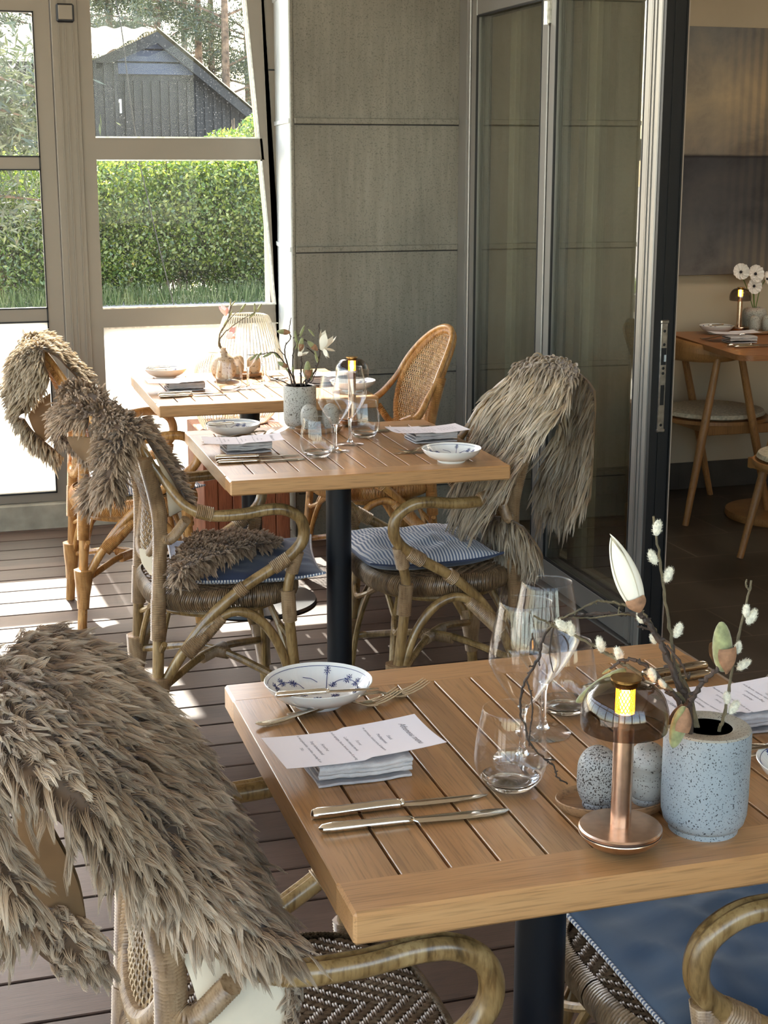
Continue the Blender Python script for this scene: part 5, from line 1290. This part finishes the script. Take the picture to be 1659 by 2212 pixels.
# --- foreground skin
A = rowsY([[(0,1425,1.60),(50,1375,1.70),(110,1360,1.80),(165,1385,1.87)], [(130,1510,1.54),(200,1440,1.68),(265,1430,1.80),(300,1475,1.87)], [(260,1630,1.50),(330,1570,1.66),(385,1570,1.78),(420,1615,1.85)],
           [(380,1765,1.47),(430,1700,1.62),(475,1720,1.74),(490,1765,1.80)], [(480,1900,1.45),(510,1845,1.58),(535,1850,1.68),(540,1890,1.75)], [(560,2010,1.43),(580,1985,1.52),(592,1985,1.58),(595,2010,1.62)]])
B = rowsY([[(-60,1400,1.62),(-60,1500,1.50),(-50,1600,1.43),(-40,1690,1.42)], [(90,1460,1.56),(80,1560,1.44),(60,1650,1.39),(45,1720,1.40)], [(220,1580,1.49),(200,1680,1.39),(175,1750,1.37),(150,1800,1.39)],
           [(340,1715,1.45),(310,1800,1.375),(285,1860,1.365),(262,1910,1.38)], [(450,1855,1.42),(430,1925,1.365),(405,1965,1.355),(380,1995,1.37)], [(560,1975,1.40),(550,2010,1.36),(530,2035,1.355),(505,2055,1.37)], [(640,2045,1.37),(645,2058,1.355),(638,2068,1.355),(620,2076,1.365)]])
C = rowsY([[(-90,1620,1.46),(-30,1640,1.42),(20,1690,1.42)], [(-110,1780,1.42),(-30,1800,1.38),(25,1820,1.40)], [(-110,1900,1.40),(-5,1900,1.36),(70,1915,1.38)], [(-90,1990,1.40),(10,1990,1.37),(85,1985,1.39)], [(-70,2040,1.42),(0,2050,1.39),(50,2030,1.40)]])
D = rowsY([[(30,1990,1.46),(110,1965,1.45),(190,1990,1.45)], [(80,2060,1.45),(150,2040,1.44),(230,2050,1.44)], [(130,2100,1.45),(190,2110,1.44),(245,2120,1.45)]])
E_ = rowsY([[(625,2085,1.47),(640,2085,1.46),(655,2090,1.47)], [(612,2150,1.46),(632,2150,1.45),(652,2155,1.46)], [(605,2260,1.45),(625,2260,1.44),(645,2260,1.45)]])
bare = [rowsY([[(20,1735,1.47),(60,1745,1.45),(110,1790,1.44)], [(40,1830,1.47),(100,1840,1.46),(165,1900,1.45)], [(70,1990,1.47),(130,1990,1.46),(190,2010,1.46)]]),
        rowsY([[(392,2060,1.49),(500,2060,1.48),(630,2080,1.48)], [(420,2140,1.47),(510,2140,1.46),(618,2150,1.46)], [(450,2260,1.46),(520,2260,1.45),(610,2260,1.45)]])]
sheepskin('big taupe long haired sheepskin over the foreground chair at the left edge', [(A, dict(cu=.9, cv=.35)), (B, dict(cu=1.0, cv=.45)), (C, dict(cu=1, cv=.1)), (D, dict(cu=.6, cv=.6, L=.022, dens=16000)), (E_, dict(L=.016, dens=16000))], bare, M['wool_near'], 41, leather='leather',
          L=.042, dens=12500, per=36, width=.00050, clump=.0075, lift=.55, droop=.58, curl=.006, combdown=.2)
# --- skin on the chair left of the middle table
A = rowsY([[(600,740,3.80),(610,840,3.80),(600,950,3.80)], [(760,690,3.78),(750,810,3.74),(720,920,3.71)], [(960,740,3.74),(930,880,3.68),(890,1000,3.65)], [(1170,880,3.68),(1120,1010,3.60),(1060,1120,3.58)], [(1370,1040,3.60),(1310,1150,3.545),(1250,1240,3.54)], [(1500,1160,3.57),(1450,1240,3.53),(1390,1330,3.53)], [(1560,1260,3.56),(1500,1310,3.53),(1430,1390,3.53)]], hF)
B = rowsY([[(980,1130,3.670),(1130,1120,3.600),(1290,1160,3.550),(1440,1240,3.540)], [(990,1350,3.640),(1110,1350,3.560),(1260,1370,3.535),(1390,1420,3.550)], [(990,1550,3.630),(1100,1560,3.550),(1230,1570,3.535),(1340,1600,3.560)], [(980,1750,3.630),(1090,1770,3.550),(1210,1780,3.545),(1310,1780,3.580)], [(1010,1900,3.640),(1100,1940,3.580),(1190,1940,3.580),(1280,1890,3.610)]], hF)
C = rowsY([[(590,920,3.860),(690,900,3.780),(800,930,3.720),(900,980,3.680)], [(520,1050,3.880),(620,1060,3.780),(760,1060,3.710),(900,1100,3.670)], [(500,1160,3.890),(600,1190,3.800),(740,1190,3.730),(900,1190,3.690)]], hF)
Cs = rowsY([[(500,1190,3.94),(550,1210,3.91),(620,1240,3.88)], [(570,1310,3.93),(630,1310,3.89),(700,1310,3.87)], [(700,1400,3.90),(750,1385,3.87),(800,1370,3.85)], [(810,1480,3.88),(845,1460,3.85),(875,1440,3.84)], [(885,1570,3.86),(905,1550,3.84),(925,1530,3.83)]], hF)
D = rowsY([[(900,1680,3.80),(960,1700,3.72),(1020,1750,3.68)], [(890,1850,3.80),(950,1880,3.72),(1030,1920,3.68)], [(930,1970,3.80),(980,2000,3.73),(1050,2000,3.69)]], hF)
F_ = rowsY([[(720,630,3.62),(755,630,3.70),(780,670,3.77)], [(775,750,3.60),(810,745,3.68),(830,790,3.75)], [(850,860,3.60),(880,860,3.67),(900,900,3.73)], [(910,960,3.60),(935,965,3.65),(950,1000,3.70)], [(955,1050,3.60),(970,1055,3.62),(978,1075,3.65)]], eF)
Gs = [[atz(*cF(x, y), z) for x, y, z in r] for r in [[(450,1070,.495),(410,1170,.495),(385,1250,.485),(380,1320,.455)], [(570,980,.50),(510,1080,.52),(465,1220,.51),(450,1340,.462)], [(720,970,.495),(650,1050,.52),(600,1160,.52),(570,1290,.472)], [(880,965,.49),(830,1030,.515),(790,1100,.52),(740,1180,.492)], [(1030,975,.485),(1000,1020,.505),(970,1060,.51),(930,1120,.49)], [(1160,1020,.48),(1150,1040,.485),(1140,1055,.485),(1110,1080,.48)]]]
bare = [rowsY([[(690,1270,3.80),(820,1270,3.76),(955,1280,3.72)], [(740,1380,3.80),(850,1400,3.77),(955,1420,3.74)], [(850,1500,3.80),(900,1530,3.79),(950,1560,3.76)]], hF),
        rowsY([[(790,800,3.63),(820,805,3.64),(845,820,3.66)], [(840,920,3.62),(880,920,3.63),(910,930,3.65)], [(860,1040,3.61),(920,1040,3.62),(968,1060,3.63)], [(872,1130,3.61),(885,1120,3.62),(905,1110,3.63)]], eF),
        rowsY([[(300,1185,3.72),(325,1190,3.70),(350,1192,3.68)], [(306,1215,3.72),(328,1220,3.70),(350,1225,3.68)], [(322,1240,3.72),(336,1248,3.70),(350,1252,3.68)]])]
sheepskin('tightly curled brown grey sheepskin over the chair left of the middle table', [(A, dict(cu=.5)), (B, dict(cu=.6)), (C, dict(cu=.5)), (Cs, dict(cu=.9, L=.03)), (D, dict(cu=1, L=.045)), (F_, dict(cu=.8)), (Gs, dict(cu=.2, cv=.3, L=.026))], bare, M['wool_brown'], 42, leather='leather',
          L=.031, dens=19000, per=18, width=.0008, clump=.0050, lift=.85, droop=.30, curl=.0035, combdown=.25)
# --- skin on the far left chair
A = rowsY([[(160,330,4.88),(240,270,4.84),(340,270,4.78),(440,360,4.70)], [(80,500,4.95),(190,490,4.84),(320,500,4.74),(450,520,4.69)], [(65,680,5.0),(190,700,4.88),(340,720,4.78),(500,700,4.72)], [(65,880,5.0),(170,900,4.9),(290,900,4.85),(400,850,4.85)], [(85,1020,5.0),(150,1040,4.93),(210,1040,4.9),(270,1010,4.88)]], hF)
Bs = rowsY([[(95,1050,5.0),(165,1070,4.95),(235,1090,4.92)], [(190,1220,5.0),(260,1210,4.95),(320,1210,4.92)], [(310,1360,5.0),(370,1340,4.95),(430,1310,4.92)], [(450,1480,5.0),(505,1450,4.96),(560,1420,4.93)], [(570,1570,5.0),(615,1545,4.97),(655,1500,4.95)]], hF)
C = rowsY([[(190,270,4.86),(240,330,4.82),(270,420,4.76)], [(330,175,4.90),(350,260,4.80),(380,350,4.72)], [(480,190,4.92),(480,270,4.80),(480,360,4.70)], [(600,260,4.95),(600,340,4.82),(600,420,4.72)], [(720,380,4.98),(700,450,4.89),(700,520,4.80)], [(830,500,4.95),(810,560,4.87),(790,610,4.80)], [(920,620,4.92),(890,660,4.86),(860,700,4.80)]], hF)
bare = [rowsY([[(290,1050,4.90),(400,900,4.87),(520,820,4.84)], [(350,1200,4.92),(450,1100,4.89),(530,960,4.86)], [(450,1330,4.94),(520,1260,4.92),(560,1150,4.88)]], hF)]
sheepskin('sunlit sand coloured sheepskin over the far left chair', [(A, dict(cu=.6)), (Bs, dict(cu=.9)), (C, dict(cu=.3, cv=.2))], bare, M['wool_sun'], 43, leather='leather_tan_shaded',
          L=.034, dens=16000, per=12, width=.0012, clump=.0060, lift=.8, droop=.35, curl=.003, combdown=.25)
# --- long haired skin right of the middle table
A = rowsX([[(1095,95,1.585),(1260,45,1.600),(1370,60,1.610),(1470,120,1.605)], [(1075,130,1.500),(1240,110,1.515),(1340,140,1.525),(1430,200,1.525)], [(985,240,1.470),(1160,250,1.485),(1280,270,1.490),(1390,340,1.495)], [(880,385,1.440),(1060,410,1.445),(1180,430,1.450),(1290,470,1.455)], [(835,520,1.435),(960,560,1.435),(1080,580,1.435),(1190,610,1.435)], [(790,650,1.415),(900,690,1.405),(1010,710,1.400),(1110,730,1.395)], [(760,800,1.395),(850,820,1.385),(960,830,1.375),(1060,840,1.370)], [(730,920,1.385),(810,940,1.375),(900,950,1.365),(980,930,1.365)], [(725,1020,1.375),(790,1050,1.370),(860,1060,1.365),(930,1040,1.365)]], gF)
B = rowsX([[(1330,110,1.62),(1420,130,1.64),(1500,190,1.65),(1550,260,1.65)], [(1370,260,1.61),(1440,270,1.64),(1510,300,1.65),(1555,360,1.65)], [(1370,420,1.60),(1430,420,1.63),(1500,430,1.64),(1550,450,1.64)], [(1300,600,1.58),(1380,610,1.60),(1470,620,1.62),(1540,620,1.62)], [(1230,780,1.58),(1330,790,1.60),(1440,800,1.61),(1530,790,1.61)], [(1215,900,1.58),(1320,910,1.60),(1430,920,1.60),(1520,910,1.60)], [(1240,1010,1.58),(1330,1010,1.59),(1420,1010,1.60),(1490,980,1.60)]], gF)
Cc = rowsX([[(900,1010,1.44),(1020,1020,1.44),(1120,1070,1.45)], [(930,1120,1.45),(1070,1130,1.45),(1200,1180,1.46)], [(980,1240,1.46),(1110,1250,1.47),(1240,1280,1.48)], [(1010,1360,1.50),(1090,1370,1.50),(1170,1350,1.51)], [(1020,1430,1.52),(1070,1440,1.52),(1120,1420,1.52)]], gF)
sheepskin('long haired cream sheepskin over the chair right of the middle table', [(A, dict(cu=1)), (B, dict(cu=1)), (Cc, dict(cu=1, cv=.2))], [], M['wool_cream'], 44, leather='leather',
          L=.062, dens=10000, per=26, width=.0008, clump=.0065, lift=.33, droop=.85, curl=.004, combdown=.3)
# ================================================================== BRANCHES
M['twig'] = plain('grey_brown_twig', (92, 82, 60), .7, nscale=60, namp=.25, bumpk=.4, bscale=300)
M['twig_dark'] = plain('dark_twig', (58, 46, 38), .7, nscale=60, namp=.25, bumpk=.4, bscale=300)
M['catkin'] = plain('silver_catkin', (214, 210, 190), .9, nscale=300, namp=.12, Sheen_Weight=.5)
M['bud_green'] = plain('velvety_green_bud', (138, 142, 98), .8, nscale=120, namp=.15, Sheen_Weight=.4)
M['husk'] = plain('brown_husk', (146, 108, 80), .8, nscale=100, namp=.2, bumpk=.5)
M['magnolia'] = plain('ivory_magnolia', (240, 234, 216), .6); M['magnolia_pink'] = plain('pink_magnolia', (236, 196, 196), .6)
def twig_mesh(mb, pts, r0, r1, seed=0, knots=True):
    P = cr(pts, 6); n = len(P); r = np.linspace(r0, r1, n); q = np.random.default_rng(seed)
    P = P+q.normal(0, r0*.22, P.shape); P[0] = pts[0]
    rr = r*(1+.0*r)
    if knots: rr = r*np.where(np.arange(n) % 5 == 0, 1.28, 1.0)
    mb.tube(P, rr, 8)
    for k in range(4, n-2, 7):
        d = q.normal(size=3); d /= np.linalg.norm(d); mb.ell(P[k]+d*rr[k]*1.2, (rr[k]*.7, rr[k]*.7, rr[k]*1.6), d, 6, 5)
def catkin(c, ax, parent, s=1.0, seed=0):
    mb = MB(); c = Vector(c); ax = Vector(ax).normalized(); mb.ell(c, (.0034*s, .0034*s, .0066*s), ax, 10, 8, 0)
    q = np.random.default_rng(seed); R = Vector((0, 0, 1)).rotation_difference(ax).to_matrix()
    for k in range(170):
        t = math.acos(q.uniform(-1, 1)); p = q.uniform(0, 2*PI); d = Vector((math.sin(t)*math.cos(p), math.sin(t)*math.sin(p), math.cos(t)))
        a = c+R @ Vector((d.x*.0032*s, d.y*.0032*s, d.z*.0062*s)); n = (R @ d+ax*.8).normalized()*.0022*s; w = n.cross(Vector((q.normal(), q.normal(), q.normal()))).normalized()*.00016*s
        mb.add([tuple(a-w), tuple(a+w), tuple(a+n)], [[0, 1, 2]], 0)
    return mb.build('catkin', M['catkin'], parent, ang=0)
def bud(c, ax, parent, l=.02, w=.0075, husk=True):
    mb = MB(); c = Vector(c); ax = Vector(ax).normalized(); mb.ell(c, (w, w*.9, l), ax, 14, 10, 0, prof=lambda t: 1.0-.25*t)
    if husk:
        s = Vector((0, 0, 1)).cross(ax); s = s.normalized() if s.length > .01 else Vector((1, 0, 0))
        for k, sg in ((0, 1), (1, -1)):
            G = []; side = s*sg
            for u in np.linspace(0, .62, 8):
                row = []
                for v in np.linspace(-1, 1, 7):
                    an = v*.85*math.sin(PI*min(1, u*.9+.08)); rad = w*1.12*math.sin(PI*min(.98, .08+u*.86))**.6+.0006
                    row.append(tuple(c+ax*(-l+l*1.75*u)+(side*math.cos(an)+ax.cross(side)*math.sin(an))*rad*1.02))
                G.append(row)
            mb.grid(np.array(G), 1)
    return mb.build('flower_bud', [M['bud_green'], M['husk']], parent)
def magnolia(c, ax, parent, l=.038, mat=None, n=5, open_=.35):
    c = Vector(c); ax = Vector(ax).normalized(); R = Vector((0, 0, 1)).rotation_difference(ax).to_matrix(); mb = MB()
    for k in range(n):
        a0 = 2*PI*k/n+.4*(k % 2); G = []
        for u in np.linspace(0, 1, 9):
            row = []; wd = .62*math.sin(PI*min(1, .10+u*.88))**.8; rad = l*(.10+.20*math.sin(u*PI*.75)+open_*u*u*(.6+.4*(k % 2)))
            for v in np.linspace(-1, 1, 7): row.append(tuple(c+R @ Vector((rad*math.cos(a0+v*wd*(1-.35*u)*1.3), rad*math.sin(a0+v*wd*(1-.35*u)*1.3), l*u*(1-.08*v*v)))))
            G.append(row)
        mb.grid(np.array(G), 0)
    return mb.build('blossom', mat or M['magnolia'], parent)
def branch(name, label, cat, group, paths, mat, items, seed):
    """paths: list of (points, r0, r1); items: (kind, point, axis, size)"""
    root = Vector(paths[0][0][0]); t = empty(name, root, 0, label, cat, group); mb = MB()
    for k, (pts, r0, r1) in enumerate(paths): twig_mesh(mb, [np.array(tuple(Vector(p)-root)) for p in pts], r0, r1, seed+k)
    mb.build('stem', mat, t)
    for k, (kind, p, ax, s) in enumerate(items):
        q = Vector(p)-root
        if kind == 'c': catkin(q, ax, t, s, seed*10+k)
        elif kind == 'b': bud(q, ax, t, .0165*s, .0072*s)
        elif kind == 'm': magnolia(q, ax, t, .042*s)
        elif kind == 'p': magnolia(q, ax, t, .030*s, M['magnolia_pink'], 5, .5)
        elif kind == 'g': bud(q, ax, t, .020*s, .0052*s, False)
    return t
aF = lambda x, y: (1180+x/3.463, 1100+y/3.463)
tF = lambda x, y: (1000+x/3.95, 1200+y/3.95)
def PY(f, L): return [aty(*f(x, y), Y) for x, y, Y in L]
GW1, GW2 = 'pussy willow twigs in the speckled vase', 'magnolia twigs in the speckled vase'
YV = 1.384
a = lambda x, y, Y: aty(*aF(x, y), Y)
up = (0, 0, 1)
base_in = Vector((.797, YV, TZ+.034))
branch('willow_twig', 'tall upright pussy willow twig rising highest from the speckled vase', 'twig', GW1,
       [([base_in+Vector((.002, .004, 0)), a(1100,1500,1.39), a(1010,1250,1.40), a(965,1150,1.40), a(930,930,1.40), a(885,640,1.40), a(845,350,1.40), a(800,60,1.40)], .0024, .0012)], M['twig'],
       [('c', a(830,140,1.398), (.1, 0, 1), 1.35), ('c', a(797,360,1.397), (-.5, 0, 1), 1.35), ('c', a(913,490,1.398), (.35, 0, 1), 1.35), ('c', a(985,908,1.398), (.4, 0, 1), 1.35), ('c', a(1500-515,910,1.399), (.4, 0, 1), .2)][:4], 3)
branch('willow_twig', 'pussy willow twig leaning right, at the right rim of the speckled vase', 'twig', GW1,
       [([Vector((.812, YV-.012, TZ+.034)), a(1290,1690,1.37), a(1320,1590,1.365), a(1355,1430,1.365), a(1390,1200,1.365), a(1440,950,1.365), a(1490,720,1.365), a(1535,530,1.365)], .0021, .0011), ([a(1515,600,1.365), a(1495,570,1.365), a(1500,525,1.365)], .0012, .0008)], M['twig'],
       [('c', a(1497,760,1.363), (0, 0, 1), 1.15), ('c', a(1535,805,1.363), (.5, 0, .8), 1.4), ('c', a(1436,1035,1.363), (0, -.2, 1), 1.15), ('c', a(1475,1163,1.363), (.9, 0, .5), 1.35), ('c', a(1350,1410,1.363), (-.1, 0, 1), 1.15), ('c', a(1402,1482,1.363), (.5, 0, .7), 1.35)], 5)
branch('willow_twig', 'long pussy willow twig arching far left over the lamp and the wine glasses', 'twig', GW1,
       [([base_in, a(1040,1480,1.38), a(950,1370,1.38), a(850,1300,1.385), a(740,1250,1.40), a(620,1180,1.42), a(520,1120,1.44), a(420,1060,1.46), a(300,990,1.47), a(180,930,1.48), a(40,870,1.49), aty(*tF(720,570), 1.50), aty(*tF(605,508), 1.50)], .0028, .0010)], M['twig'],
       [('c', a(405,1012,1.455), (-.3, 0, 1), 1.45), ('c', a(543,1085,1.43), (-.4, 0, 1), 1.4), ('c', a(120,870,1.47), (-.7, 0, .6), 1.5), ('c', a(180,895,1.47), (-.3, 0, 1), 1.4), ('c', a(793,1240,1.385), (-.3, 0, 1), 1.3), ('c', a(868,1305,1.38), (-.6, 0, .7), 1.0)], 7)
branch('bare_twig', 'bare twig arching left and drooping in front of the wine glasses', 'twig', GW1,
       [([base_in+Vector((-.006, .004, 0)), a(1060,1500,1.39), a(990,1350,1.40), a(930,1150,1.42), a(870,1000,1.44), a(800,900,1.45), a(720,830,1.46), a(640,790,1.47), a(540,785,1.48), a(400,780,1.49), a(270,790,1.50), a(150,800,1.505), a(60,850,1.51), aty(*tF(680,720), 1.515), aty(*tF(645,880), 1.52), aty(*tF(540,1060), 1.525), aty(*tF(495,1180), 1.53), aty(*tF(492,1330), 1.53), aty(*tF(530,1470), 1.53), aty(*tF(565,1590), 1.53), aty(*tF(680,1720), 1.53), aty(*tF(770,1790), 1.525), aty(*tF(800,1880), 1.52), aty(*tF(890,1950), 1.515)], .0026, .0009),
        ([aty(*tF(775,600), 1.51), aty(*tF(755,700), 1.51), aty(*tF(740,840), 1.51), aty(*tF(768,995), 1.51)], .0011, .0006), ([aty(*tF(545,1070), 1.525), aty(*tF(585,1200), 1.52), aty(*tF(592,1350), 1.52), aty(*tF(570,1500), 1.525), aty(*tF(565,1630), 1.53)], .0011, .0007),
        ([aty(*tF(645,880), 1.52), aty(*tF(655,945), 1.52)], .0010, .0006), ([aty(*tF(600,945), 1.522), aty(*tF(562,945), 1.52)], .0010, .0006), ([aty(*tF(700,1740), 1.53), aty(*tF(790,1745), 1.53)], .0010, .0006)], M['twig_dark'], [], 9)
branch('bare_twig', 'bare twig bowing over in two long strands behind the magnolia bud', 'twig', GW1,
       [([base_in+Vector((.004, -.004, 0)), a(1120,1560,1.39), a(1020,1300,1.41), a(900,1100,1.43), a(820,930,1.45), a(740,800,1.46), a(650,740,1.47), a(560,710,1.475), a(450,690,1.48), a(350,700,1.485), a(220,765,1.49), a(90,830,1.50), a(0,910,1.51)], .0024, .0009),
        ([a(650,790,1.47), a(560,785,1.47), a(440,800,1.48), a(310,815,1.49), a(200,805,1.495)], .0010, .0007), ([a(540,785,1.475), a(545,730,1.475)], .0010, .0006)], M['twig'],
       [('c', a(702,812,1.45), (-.3, 0, .9), 1.1), ('c', a(800,972,1.43), (-.5, 0, .8), 1.0)], 11)
branch('magnolia_branch', 'magnolia branch with the large ivory bud opening above the lamp', 'branch', GW2,
       [([base_in+Vector((-.008, 0, 0)), a(1060,1480,1.38), a(1000,1330,1.385), a(930,1180,1.39), a(850,1000,1.395), a(770,870,1.40), a(700,770,1.40), a(660,705,1.40)], .0036, .0024),
        ([a(1020,1350,1.385), a(960,1180,1.39), a(955,1010,1.39)], .0016, .0010), ([a(780,900,1.40), a(700,880,1.40), a(680,870,1.40)], .0014, .0009), ([a(900,1020,1.39), a(1010,1150,1.38), a(1060,1270,1.38), a(1075,1215,1.38)], .0014, .0008)], M['twig_dark'], [], 13)
mg = bpy.data.objects['magnolia_branch']
rt = mg.location
mb = MB(); c = a(668,690,1.40)-rt; ax = (a(575,430,1.405)-a(675,690,1.40)).normalized()
R = Vector((0, 0, 1)).rotation_difference(ax).to_matrix(); mb = MB()
for k in range(3):
    G = []
    for u in np.linspace(0, 1, 16):
        rad = (.0155-.0012*k)*math.sin(PI*min(1, .16+u*.86))**.62*(1-.25*u)+.0004; row = []
        for v in np.linspace(-1, 1, 14):
            an = 2.1*k+v*1.45*(1-.25*u); row.append(tuple(c+R @ Vector((rad*math.cos(an), rad*math.sin(an), (.080-.004*k)*u+.0012*math.sin(v*9+k)*u))))
        G.append(row)
    mb.grid(np.array(G))
mb.build('blossom', M['magnolia'], mg)
bud(c+ax*.006, ax, mg, .017, .0125)
branch('magnolia_branch', 'magnolia side branch with a green bud in a brown husk, right of the vase centre', 'branch', GW2,
       [([base_in+Vector((.0, -.006, 0)), a(1065,1550,1.37), a(1060,1460,1.365), a(1110,1380,1.36), a(1170,1290,1.36), a(1260,1215,1.355), a(1325,1150,1.355)], .0038, .0019), ([a(1130,1360,1.36), a(1150,1300,1.36)], .0012, .0008)], M['twig_dark'],
       [('b', a(1318,1030,1.355), (-.1, 0, 1), 1.75)], 17)
branch('magnolia_branch', 'dark magnolia twig curling behind the lamp shade with a long green bud', 'branch', GW2,
       [([base_in+Vector((-.004, -.004, 0)), a(1000,1480,1.375), a(920,1370,1.38), a(880,1310,1.385), a(830,1240,1.39), a(740,1165,1.395), a(640,1125,1.40), a(550,1140,1.405), a(480,1195,1.41), a(450,1212,1.41)], .0030, .0014), ([a(840,1310,1.385), a(800,1350,1.385), a(770,1385,1.385)], .0018, .0012), ([a(800,1200,1.395), a(760,1190,1.40), a(725,1205,1.40)], .0014, .0010),
        ([a(860,1290,1.39), a(750,1270,1.41), a(600,1250,1.43), a(540,1250,1.435)], .0016, .0012)], M['twig_dark'],
       [('g', a(410,1320,1.44), (-.85, .05, -.5), 1.7), ('g', a(465,1205,1.41), (-.9, 0, -.4), .42)], 19)
branch('magnolia_branch', 'short magnolia twig with a green bud hanging at the left rim of the vase', 'branch', GW2,
       [([base_in+Vector((-.010, -.004, 0)), a(1070,1600,1.365), a(1020,1520,1.355), a(1010,1490,1.35), a(1015,1540,1.345)], .0020, .0014)], M['twig_dark'],
       [('b', a(990,1630,1.338), (-.25, 0, -1), 1.45)], 23)
# ---- twigs in the grey vase on the middle table
dF = lambda x, y: (400+x/3.318, 640+y/3.318)
d = lambda x, y, Y=4.045: aty(*dF(x, y), Y)
GM2 = 'budding twigs in the grey vase'; b2 = Vector((1.0, 4.045, TZ+.034)); yv = 4.045
branch('magnolia_branch', 'magnolia twig with the white open blossom, right side of the grey vase', 'branch', GM2,
       [([b2+Vector((.008, 0, 0)), d(860,650), d(900,590), d(945,500), d(965,400), d(962,300), d(960,195)], .0030, .0014), ([d(955,440), d(900,390), d(870,370)], .0016, .0012)], M['twig_dark'],
       [('m', d(975,385, 4.03), (.35, -.1, .8), 1.25), ('m', d(985,370, 4.03), (.4, -.3, -.4), .75), ('b', d(912,355, 4.03), (-.5, 0, .5), 1.2), ('g', d(905,260), (-.5, 0, .6), .7), ('g', d(940,435), (-.2, 0, .8), .9)], 31)
branch('magnolia_branch', 'magnolia twig with the round white bud in the middle of the grey vase', 'branch', GM2,
       [([b2, d(830,640), d(830,540), d(832,450), d(825,420)], .0030, .0018), ([d(790,640), d(770,520), d(775,400), d(800,340), d(850,310), d(880,330)], .0022, .0012)], M['twig_dark'],
       [('m', d(810,425, 4.03), (.4, -.5, .5), .72), ('b', d(830,345, 4.03), (.2, 0, .9), 1.2), ('g', d(792,290), (-.1, 0, 1), .9), ('g', d(800,350), (.3, 0, .8), .7)], 37)
branch('magnolia_branch', 'thin budding twig rising at the left of the grey vase', 'branch', GM2,
       [([b2+Vector((-.008, 0, 0)), d(780,620), d(745,520), d(715,420), d(720,350), d(755,300), d(745,240), d(762,155)], .0024, .0011), ([d(760,290), d(740,258), d(710,256)], .0014, .0010), ([d(720,430), d(690,400), d(670,375)], .0014, .0009), ([d(775,300), d(825,270), d(842,240)], .0014, .0009)], M['twig_dark'],
       [('b', d(705,255), (-.95, 0, .1), 1.15), ('g', d(838,250), (.4, 0, .9), .9), ('g', d(724,510), (-.3, 0, .8), .7)], 41)
branch('magnolia_branch', 'long budding twig stretching left from the grey vase over the far table', 'branch', GM2,
       [([b2+Vector((-.012, 0, 0)), d(760,600), d(730,520), d(690,450), d(640,405), d(560,412), d(500,420), d(445,418)], .0024, .0010), ([d(770,650), d(700,610), d(640,590), d(600,570)], .0016, .0009)], M['twig_dark'],
       [('g', d(490,437), (-.6, 0, -.5), .75), ('g', d(525,430), (-.5, 0, -.6), .7), ('g', d(590,420), (-.7, 0, -.3), .8), ('g', d(655,425), (-.4, 0, .4), .6), ('b', d(700,490), (-.8, 0, .4), 1.0)], 43)
branch('magnolia_branch', 'short budding twig leaning right out of the grey vase', 'branch', GM2,
       [([b2+Vector((.012, 0, 0)), d(840,650), d(870,600), d(900,620), d(930,560), d(945,520)], .0020, .0010), ([d(860,640), d(868,560), d(872,480)], .0018, .0014)], M['twig_dark'],
       [('b', d(876,530), (.05, 0, 1), 1.6), ('g', d(905,560), (.1, 0, 1), .9), ('g', d(772,525), (0, 0, 1), .8)], 47)
# ---- pink magnolia in the bottle vase
b3 = Vector((.975, 5.02, TZ+.095)); GP = 'pink magnolia twigs in the bottle vase'; e = lambda x, y: aty(*dF(x, y), 5.02)
branch('magnolia_branch', 'pink magnolia twig with the upper pink blossom on the far table', 'branch', GP,
       [([b3, e(240,340), e(262,240), e(300,180), e(325,90), e(330,30)], .0026, .0012), ([e(262,250), e(300,190), e(340,140), e(400,90)], .0018, .0010)], M['twig'],
       [('p', e(292,140), (-.2, -.2, 1), 1.2), ('g', e(290,190), (.4, 0, .6), .7), ('g', e(325,40), (.1, 0, 1), .6), ('g', e(345,50), (.5, 0, .6), .6), ('g', e(412,85), (.5, 0, .7), 1.0), ('g', e(325,130), (.4, 0, .8), .7)], 53)
branch('magnolia_branch', 'pink magnolia twig with the lower pink blossom on the far table', 'branch', GP,
       [([b3+Vector((.003, 0, 0)), e(245,330), e(275,270), e(330,220), e(400,170), e(480,125), e(520,90)], .0026, .0011)], M['twig'],
       [('p', e(300,300), (.5, -.3, .4), 1.35), ('g', e(482,135), (.6, 0, .5), .8), ('g', e(498,80), (0, 0, 1), .8), ('g', e(530,85), (.5, 0, .8), .9)], 59)
